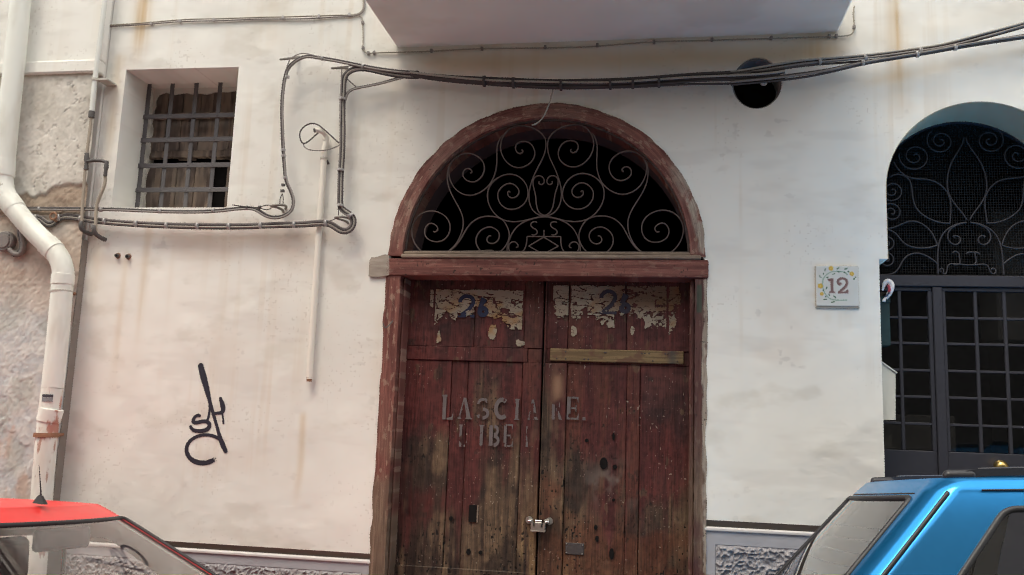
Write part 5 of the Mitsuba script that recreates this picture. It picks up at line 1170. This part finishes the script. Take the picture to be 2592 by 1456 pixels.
# ------------------------------------------------------------------ parked cars
def car(name, label, P, place, paint):
    t = thing(name, label, 'car')
    M = np.array(place, float)
    def put(nm, mesh, m, parent=t, **k):
        mesh = mesh.copy(); mesh.apply_transform(M); return obj(nm, mesh, m, parent, **k)
    xr0, xr1, xf0, xf1, w0, w1, zb, zr = (P[k_] for k_ in ('xr_belt', 'xr_roof', 'xf_belt', 'xf_roof', 'w_belt', 'w_roof', 'z_belt', 'z_roof'))
    bowf, bowr, rc, crown, rcn = P['bow_f'], P['bow_r'], P['edge_r'], P['crown'], P['corner']
    zw = zr - rc                                   # where the side turns into the roof
    def lev(tt):
        e = tt + .10 * tt * (1 - tt)
        return (xr0 + (xr1 - xr0) * tt, xf0 + (xf1 - xf0) * tt, w0 + (w1 - w0) * (tt ** 1.25), zb + (zw - zb) * tt)
    nS, nC, nE = 300, 14, 110
    u = np.linspace(0, 1, nS); ca = np.linspace(0, math.pi / 2, nC + 2)[1:-1]; e = np.linspace(-1, 1, nE)
    def ring(xr, xf, w, z, cr, bf, brr):
        cr = min(cr, w * .9)
        front = lambda y: xf + bf * (1 - (y / w) ** 2)
        rear = lambda y: xr - brr * (1 - (y / w) ** 2)
        xa, xb = xr + cr, xf - cr
        s1 = np.stack([xa + (xb - xa) * u, -w + 0 * u], 1)
        c1 = np.stack([xb + cr * np.sin(ca), -w + cr - cr * np.cos(ca)], 1)
        y = e * (w - cr)
        fr_ = np.stack([xf + bf * (1 - (y / max(w - cr, 1e-6)) ** 2), y], 1)
        c2 = np.stack([xb + cr * np.cos(ca), w - cr + cr * np.sin(ca)], 1)
        s2 = np.stack([xb + (xa - xb) * u, w + 0 * u], 1)
        c3 = np.stack([xa - cr * np.sin(ca), w - cr + cr * np.cos(ca)], 1)
        re_ = np.stack([xr - brr * (1 - (y / max(w - cr, 1e-6)) ** 2), -y], 1)
        c4 = np.stack([xa - cr * np.cos(ca), -w + cr - cr * np.sin(ca)], 1)
        xy = np.vstack([s1, c1, fr_, c2, s2, c3, re_, c4])
        return np.column_stack([xy, np.full(len(xy), z)])
    zone = np.concatenate([np.full(nS, 0), np.full(nC, 9), np.full(nE, 1), np.full(nC, 9), np.full(nS, 2), np.full(nC, 9), np.full(nE, 3), np.full(nC, 9)])
    rings = []; nT = 60
    for tt in np.linspace(0, 1, nT):
        a_, b_, c_, z_ = lev(tt); rings.append(ring(a_, b_, c_, z_, rcn, bowf, bowr))
    a_, b_, c_, z_ = lev(1)
    sf = (xf0 - xf1) / (zw - zb); sr = (xr1 - xr0) / (zw - zb); sw = (w0 - w1) * 1.25 / (zw - zb)
    for k_ in range(1, 9):
        an = k_ / 8 * (math.pi / 2 - P.get('dome', .18))
        up = rc * math.sin(an); ins = rc * (1 - math.cos(an))
        rings.append(ring(a_ + sr * up * math.cos(an) + ins * P.get('rear_soft', 1.0), b_ - sf * up * math.cos(an) * .8 - ins * P.get('front_soft', 1.0), c_ - ins - sw * up * math.cos(an) * .6, z_ + up, rcn, bowf, bowr))
    base = rings[-1]; cx_ = base[:, 0].mean()
    for k_ in range(1, 25):
        f_ = 1 - k_ / 25
        r_ = base.copy()
        r_[:, 0] = cx_ + (base[:, 0] - cx_) * f_; r_[:, 1] = base[:, 1] * f_
        r_[:, 2] = base[:, 2] + crown * (1 - f_ ** 2)
        rings.append(r_)
    V = np.vstack(rings); n_ = len(rings[0]); R_ = len(rings)
    i = np.arange(R_ - 1)[:, None] * n_; j = np.arange(n_)[None]; k_ = (j + 1) % n_
    Q = np.stack([i + j, i + k_, i + n_ + k_, i + n_ + j], -1).reshape(-1, 4)
    top = np.arange(n_) + (R_ - 1) * n_
    zq = np.broadcast_to(zone[None], (R_ - 1, n_)).reshape(-1)
    rowq = np.broadcast_to(np.arange(R_ - 1)[:, None], (R_ - 1, n_)).reshape(-1)
    C_ = V[Q].mean(1)
    kind = np.zeros(len(Q), int)
    wins = P['windows']                             # (zone, polygon in (x or y, z), corner radius)
    polys = []
    for zn, pts, rad in wins:
        pg = Polygon(pts).buffer(-rad).buffer(rad, 10)
        polys.append((zn, pg))
        sel = (zq == zn) & (rowq < nT - 1 + 3)
        a0 = C_[:, 0] if zn in (0, 2) else C_[:, 1]
        ins = shapely.contains_xy(pg, a0, C_[:, 2])
        kind[sel & ins] = len(polys)
    tri = lambda q: np.vstack([q[:, [0, 1, 2]], q[:, [0, 2, 3]]])
    cap = np.stack([top, np.roll(top, -1), np.full(n_, len(V))], 1)
    V2 = np.vstack([V, [[cx_, 0, base[:, 2].mean() + crown]]])
    body = trimesh.Trimesh(V2, np.vstack([tri(Q[kind == 0]), cap]), process=False); body.remove_unreferenced_vertices()
    put('roof', body, paint, smooth=True)
    # inner lining a little inside the outer skin
    full = trimesh.Trimesh(V2, np.vstack([tri(Q), cap]), process=False)
    nv = np.array(full.vertex_normals)
    if (nv[top].mean(0))[2] < 0: nv = -nv
    inner_ = trimesh.Trimesh(V2 - nv * .022, np.vstack([tri(Q[kind == 0]), cap]), process=False); inner_.remove_unreferenced_vertices()
    put('lining', inner_, 'car_lining', smooth=True)
    def onsurf(zn, a, z):
        """the outer skin at (x, z) on a side or at (y, z) on an end"""
        tt = np.clip((z - zb) / (zw - zb), 0, 1.0)
        A_, B_, Cc, _ = lev(tt)
        if zn == 0: return np.stack([a, -Cc + 0 * a, z], 1)
        if zn == 2: return np.stack([a, Cc + 0 * a, z], 1)
        yy = np.clip(np.abs(a) / (Cc - rcn), 0, 1)
        if zn == 1: return np.stack([B_ + bowf * (1 - yy ** 2), a, z], 1)
        return np.stack([A_ - bowr * (1 - yy ** 2), a, z], 1)
    names = {1: 'windscreen', 3: 'rear_window', 0: 'side_window', 2: 'side_window'}
    for idx, (zn, pg) in enumerate(polys, 1):
        gm = trimesh.Trimesh(V2, tri(Q[kind == idx]), process=False); gm.remove_unreferenced_vertices()
        key_ = put(names[zn], gm, P.get('glass', 'car_glass'), smooth=True)
        c_ = np.array(pg.exterior.segmentize(.03).coords)
        l_ = onsurf(zn, c_[:, 0], c_[:, 1])
        put('seal', tube(l_, P.get('seal', .014), 8), 'car_trim', key_, smooth=True)
    # lower body: a stack of rounded outlines, the wheel arches cut out
    X0, X1 = P['x_rear'], P['x_front']; W_ = P['w_body']
    prof = [(.22, .93, .06), (.30, .985, .02), (.50, 1.0, 0), (.68, 1.0, .0), (zb - .10, .99, .02), (zb - .03, .975, .05), (zb, .95, .09)]
    lr_ = []
    zz_ = np.linspace(.22, zb, 46)
    for z in zz_:
        k1 = np.interp(z, [p[0] for p in prof], [p[1] for p in prof]); k2 = np.interp(z, [p[0] for p in prof], [p[2] for p in prof])
        lr_.append(ring(X0 + k2 * .6, X1 - k2 * 1.6, W_ * k1, z, .22, .10, .05))
    bs = lr_[-1]; cxx = (X0 + X1) / 2
    for q_ in range(1, 13):
        f_ = 1 - q_ / 13
        r_ = bs.copy(); r_[:, 0] = cxx + (bs[:, 0] - cxx) * (.15 + .85 * f_); r_[:, 1] = bs[:, 1] * f_; r_[:, 2] = bs[:, 2] + .05 * (1 - f_ ** 2)
        lr_.append(r_)
    LV = np.vstack(lr_); R2 = len(lr_)
    i = np.arange(R2 - 1)[:, None] * n_
    LQ = np.stack([i + j, i + k_, i + n_ + k_, i + n_ + j], -1).reshape(-1, 4)
    LC = LV[LQ].mean(1)
    keep = np.ones(len(LQ), bool)
    rw = P['wheel_r']
    for wx in P['axles']:
        keep &= ~((np.hypot(LC[:, 0] - wx, LC[:, 2] - rw) < rw + .055) & (np.abs(LC[:, 1]) > W_ * .85))
    # open inside, under the glasshouse
    keep &= ~((LC[:, 2] >= zb - 1e-4) & (np.abs(LC[:, 1]) < w0 - .05) & (LC[:, 0] > xr0 + .05) & (LC[:, 0] < xf0 - .12))
    lb_ = trimesh.Trimesh(LV, tri(LQ[keep]), process=False); lb_.remove_unreferenced_vertices()
    put('body', lb_, paint, smooth=True)
    for wx in P['axles']:
        for s in (-1, 1):
            yo = s * (W_ - .10)
            ty = rev([(rw * .62, -.095), (rw * .94, -.095), (rw, -.07), (rw, .07), (rw * .94, .095), (rw * .62, .095)], (wx, yo, rw), (0, 1, 0), 36)
            wk = put('wheel', ty, 'tyre', smooth=40)
            sp_ = [rev([(0, .0), (rw * .2, .0), (rw * .2, .05), (0, .06)], (wx, yo + s * .04, rw), (0, s, 0), 20), rev([(rw * .56, .0), (rw * .63, .0), (rw * .63, .055), (rw * .56, .04)], (wx, yo + s * .04, rw), (0, s, 0), 36)]
            for q_ in range(5):
                an = q_ * 2 * math.pi / 5
                b_ = cbox(.02, rw * .6, -.02, .02, -.028, .028, .005)
                b_.apply_transform(trimesh.transformations.rotation_matrix(an, [0, 1, 0])); b_.apply_translation((wx, yo + s * .065, rw)); sp_.append(b_)
            put('rim', cat(sp_), 'rim', wk, smooth=30)
            put('wheel_arch', rev([(rw + .05, -.10), (rw + .052, .12), (.05, -.10)], (wx, yo - s * .02, rw), (0, s, 0), 30), 'car_trim')
    put('floor', cbox(X0 + .15, X1 - .5, -W_ + .06, W_ - .06, .26, .30, .01), 'car_trim')
    fx = P['xf_belt']
    put('dashboard', cbox(fx - .62, fx - .02, -w0 + .06, w0 - .06, .70, zb - .02, .05), 'car_trim')
    for s in (-1, 1):
        sx_ = P['seat_x']
        hull = lambda pts, r: trimesh.convex.convex_hull(np.vstack([trimesh.creation.icosphere(2, r).vertices + p_ for p_ in pts]))
        put('seat', hull([(sx_ + .05, s * .36 - .20, .52), (sx_ + .05, s * .36 + .20, .52), (sx_ + .5, s * .36 - .2, .56), (sx_ + .5, s * .36 + .2, .56)], .07), 'car_seat', smooth=True)
        put('seat', hull([(sx_ + .02, s * .36 - .19, .58), (sx_ + .02, s * .36 + .19, .58), (sx_ - .16, s * .36 - .16, zb + .06), (sx_ - .16, s * .36 + .16, zb + .06)], .055), 'car_seat', smooth=True)
        put('headrest', hull([(sx_ - .18, s * .36 - .09, zb + .22), (sx_ - .18, s * .36 + .09, zb + .22), (sx_ - .19, s * .36 - .09, zb + .35), (sx_ - .19, s * .36 + .09, zb + .35)], .045), 'car_seat', smooth=True)
        put('headlight', hull([(X1 - .06, s * (W_ - .30), .66), (X1 - .16, s * (W_ - .14), .68), (X1 - .10, s * (W_ - .28), .74)], .05), 'lamp_clear', smooth=True)
        put('taillight', hull([(X0 + .07, s * (W_ - .13), .70), (X0 + .08, s * (W_ - .14), .92), (X0 + .14, s * (W_ - .06), .80)], .035), 'lamp_red', smooth=True)
    put('bumper', cbox(X1 - .06, X1 + .12, -W_ + .18, W_ - .18, .34, .50, .04), 'car_trim')
    put('bumper', cbox(X0 - .07, X0 + .1, -W_ + .18, W_ - .18, .34, .50, .04), 'car_trim')
    return t, put, onsurf, lev

def placement(x, y, rollx, pitchy, yawz=0):
    A = trimesh.transformations
    m = A.rotation_matrix(math.radians(yawz), [0, 0, 1]) @ A.rotation_matrix(math.radians(-pitchy), [0, 1, 0]) @ A.rotation_matrix(math.radians(rollx), [1, 0, 0])
    return A.translation_matrix([x, y, ground(x, y)]) @ m

# red car: front screen to the right; local x = 0 below the top of the windscreen
zR = 1.557
RP = dict(xr_belt=-1.55, xr_roof=-1.15, xf_belt=.84, xf_roof=.005, w_belt=.77, w_roof=.635, z_belt=1.0, z_roof=zR, bow_f=.11, bow_r=.05, edge_r=.070, crown=.036, dome=.16, corner=.07,
          x_rear=-1.85, x_front=1.72, w_body=.86, wheel_r=.28, axles=(-1.25, 1.10), seat_x=-.27, seal=.010, front_soft=1.5,
          windows=[(1, [(-.75, 1.01), (.75, 1.01), (.605, 1.486), (-.605, 1.486)], .03),
                   (3, [(-.62, 1.04), (.62, 1.04), (.50, 1.44), (-.50, 1.44)], .06)] +
                  [(s, [(-.42, 1.03), (.44, 1.03), (-.10, 1.385), (-.36, 1.40)], .07) for s in (0, 2)] +
                  [(s, [(-1.33, 1.05), (-.50, 1.03), (-.44, 1.40), (-1.05, 1.38)], .07) for s in (0, 2)])
red, rput, rsurf, _ = car('red_car', 'small red car parked at the left, its windscreen facing the door', RP, placement(-2.70, -1.31, -3.5, 2.3), 'car_red')
mk = rput('mirror', trimesh.convex.convex_hull(np.vstack([trimesh.creation.icosphere(2, .022).vertices + p for p in ((.07, -.13, 1.440), (.07, .20, 1.440), (.07, -.13, 1.385), (.07, .20, 1.385))])), 'car_mirror_back', smooth=True)
rput('mirror_stem', tube([(.07, .04, 1.44), (.03, .04, 1.51)], .014, 8), 'car_lining')
an_ = rput('antenna', trimesh.convex.convex_hull(np.array([(-.018, -.080, 1.572), (-.018, -.04, 1.574), (.035, -.076, 1.566), (.035, -.044, 1.566), (-.004, -.068, 1.606), (-.004, -.052, 1.606), (.012, -.067, 1.604), (.012, -.053, 1.604)])), 'car_trim')
rput('mast', tube([(.004, -.06, 1.602), (.003, -.06, 1.622), (-.022, -.06, 1.74)], [.006, .0035, .0010], 8), 'car_trim', an_)
rput('roof_seam', tube(rsurf(1, np.linspace(-.575, .575, 40), np.full(40, 1.487)), .010, 8), 'car_trim', smooth=True)
rput('sun_visor', cbox(-.22, -.09, -.45, -.08, 1.475, 1.49, .006), 'car_lining')
rput('sun_visor', cbox(-.22, -.09, .08, .45, 1.475, 1.49, .006), 'car_lining')

# blue off-road car: seen from behind, its tailgate to the left
zB = 1.69
BP = dict(xr_belt=-.44, xr_roof=.125, xf_belt=2.62, xf_roof=1.95, w_belt=.80, w_roof=.635, z_belt=1.06, z_roof=zB, bow_f=.09, bow_r=.05, edge_r=.045, crown=.022, corner=.105, dome=.07,
          x_rear=-.62, x_front=3.70, w_body=.87, wheel_r=.35, axles=(.12, 2.78), seat_x=1.30, seal=.0115,
          windows=[(3, [(-.66, 1.14), (.66, 1.14), (.528, 1.622), (-.528, 1.622)], .03),
                   (1, [(-.70, 1.08), (.70, 1.08), (.56, 1.62), (-.56, 1.62)], .06)] +
                  [(s, [(-.05, 1.12), (.62, 1.12), (.74, 1.585), (.36, 1.585)], .085) for s in (0, 2)] +
                  [(s, [(.72, 1.11), (1.45, 1.10), (1.45, 1.585), (.83, 1.585)], .05) for s in (0, 2)] +
                  [(s, [(1.53, 1.10), (2.40, 1.09), (1.98, 1.585), (1.53, 1.585)], .06) for s in (0, 2)])
blue, bput, bsurf, blev = car('blue_car', 'metallic blue off-road car parked at the right with black roof rails', BP, placement(.87, -1.20, -4.2, 3.2), 'car_blue')
for s in (-1, 1):
    xs = np.linspace(.24, 1.95, 40)
    zrail = zB + .000 + .018 * np.clip(np.minimum(xs - .24, 1.95 - xs) / .10, 0, 1) ** .6
    bput('roof_rail', bar(np.stack([xs, 0 * xs + s * .560, zrail], 1), .026, .030), 'car_rail')
    bput('rail_strip', bar(np.stack([xs[2:-2], 0 * xs[2:-2] + s * .560, zrail[2:-2] + .0145], 1), .004, .030), 'car_rail_top')
    for x in (.26, 1.93): bput('rail_foot', trimesh.convex.convex_hull(np.vstack([trimesh.creation.icosphere(2, .020).vertices + (x + d_, s * .560, zB + .008) for d_ in (-.035, .035)])), 'car_rail', smooth=True)
    # shut line of the tailgate down the corner pillar, and the roof gutter strip
    zz_ = np.linspace(1.06, zB - .048, 30)
    ln = []
    for z in zz_:
        A_, B_, Cc, _z = blev((z - 1.06) / (zB - .045 - 1.06)); ln.append((A_ + .072, s * (Cc + .001), z))
    bput('tailgate_gap', tube(ln, .007, 8), 'car_trim', smooth=True)
    gl = [(x, s * (blev(.97)[2] + .0005), zB - .043) for x in np.linspace(.30, 1.9, 30)]
    bput('gutter_strip', tube(gl, .003, 6), 'car_trim', smooth=True)
bput('tailgate_seam', tube(bsurf(3, np.linspace(-.52, .52, 30), np.full(30, 1.638)), .003, 6), 'car_trim', smooth=True)
for k_ in range(9):
    z = 1.18 + k_ * .042
    hw = .64 - (z - 1.14) * .26
    bput('heater_wire', tube(bsurf(3, np.linspace(-hw, hw, 16), np.full(16, z)) + [.004, 0, 0], .0005, 4), 'car_trim')
bput('spare_shelf', cbox(-.25, .45, -.70, .70, 1.02, 1.05, .01), 'car_seat')

# ------------------------------------------------------------------ the house across the street, behind the viewer
Q = thing('opposite_house', 'ochre house front across the street with green shutters', 'house')
ow = sbox(-18, -1.0, 14, 6.9)
holes = []
for k_ in range(8):
    for z in (1.0, 4.2): holes.append((-16.5 + k_ * 4.0, z))
added_gate = Polygon([(2.9, -2), (2.9, 3.3)] + [(4.9 - 2.0 * math.cos(a), 3.3 + 1.2 * math.sin(a)) for a in np.linspace(0, math.pi, 30)] + [(6.9, 3.3), (6.9, -2)])  # unseen archway, added so the entrance panes reflect something dark
ow = ow.difference(added_gate)
holes = [h_ for h_ in holes if not (2.0 < h_[0] + .5 < 7.5)]
for (x, z) in holes: ow = ow.difference(sbox(x, z, x + 1.1, z + 1.7))
obj('wall', ext(ow, -7.4, .4).apply_translation((0, 0, 0)), 'opposite_plaster', Q)
obj('wall_back', cbox(-18, 14, -7.84, -7.80, -1, 6.9, .002), 'added_gate_back', Q)
for (x, z) in holes:
    w = obj('window', cbox(x - .02, x + 1.12, -7.47, -7.43, z - .02, z + 1.72, .004), 'room_stuff', Q)
    for s in (0, 1): obj('shutter', cbox(x + .01 + s * .545, x + .545 + s * .545, -7.43, -7.395, z + .01, z + 1.69, .004), 'shutter_green', w)
    obj('sill', cbox(x - .08, x + 1.18, -7.42, -7.32, z - .07, z - .02, .008), 'stone_sill', w)
obj('cornice', cbox(-18, 14, -7.40, -7.15, 6.9, 7.05, .02), 'stone_sill', Q)
obj('eaves', cbox(XL - .2, XR, -.30, .4, 7.6, 7.72, .02), 'ledge_white', H)
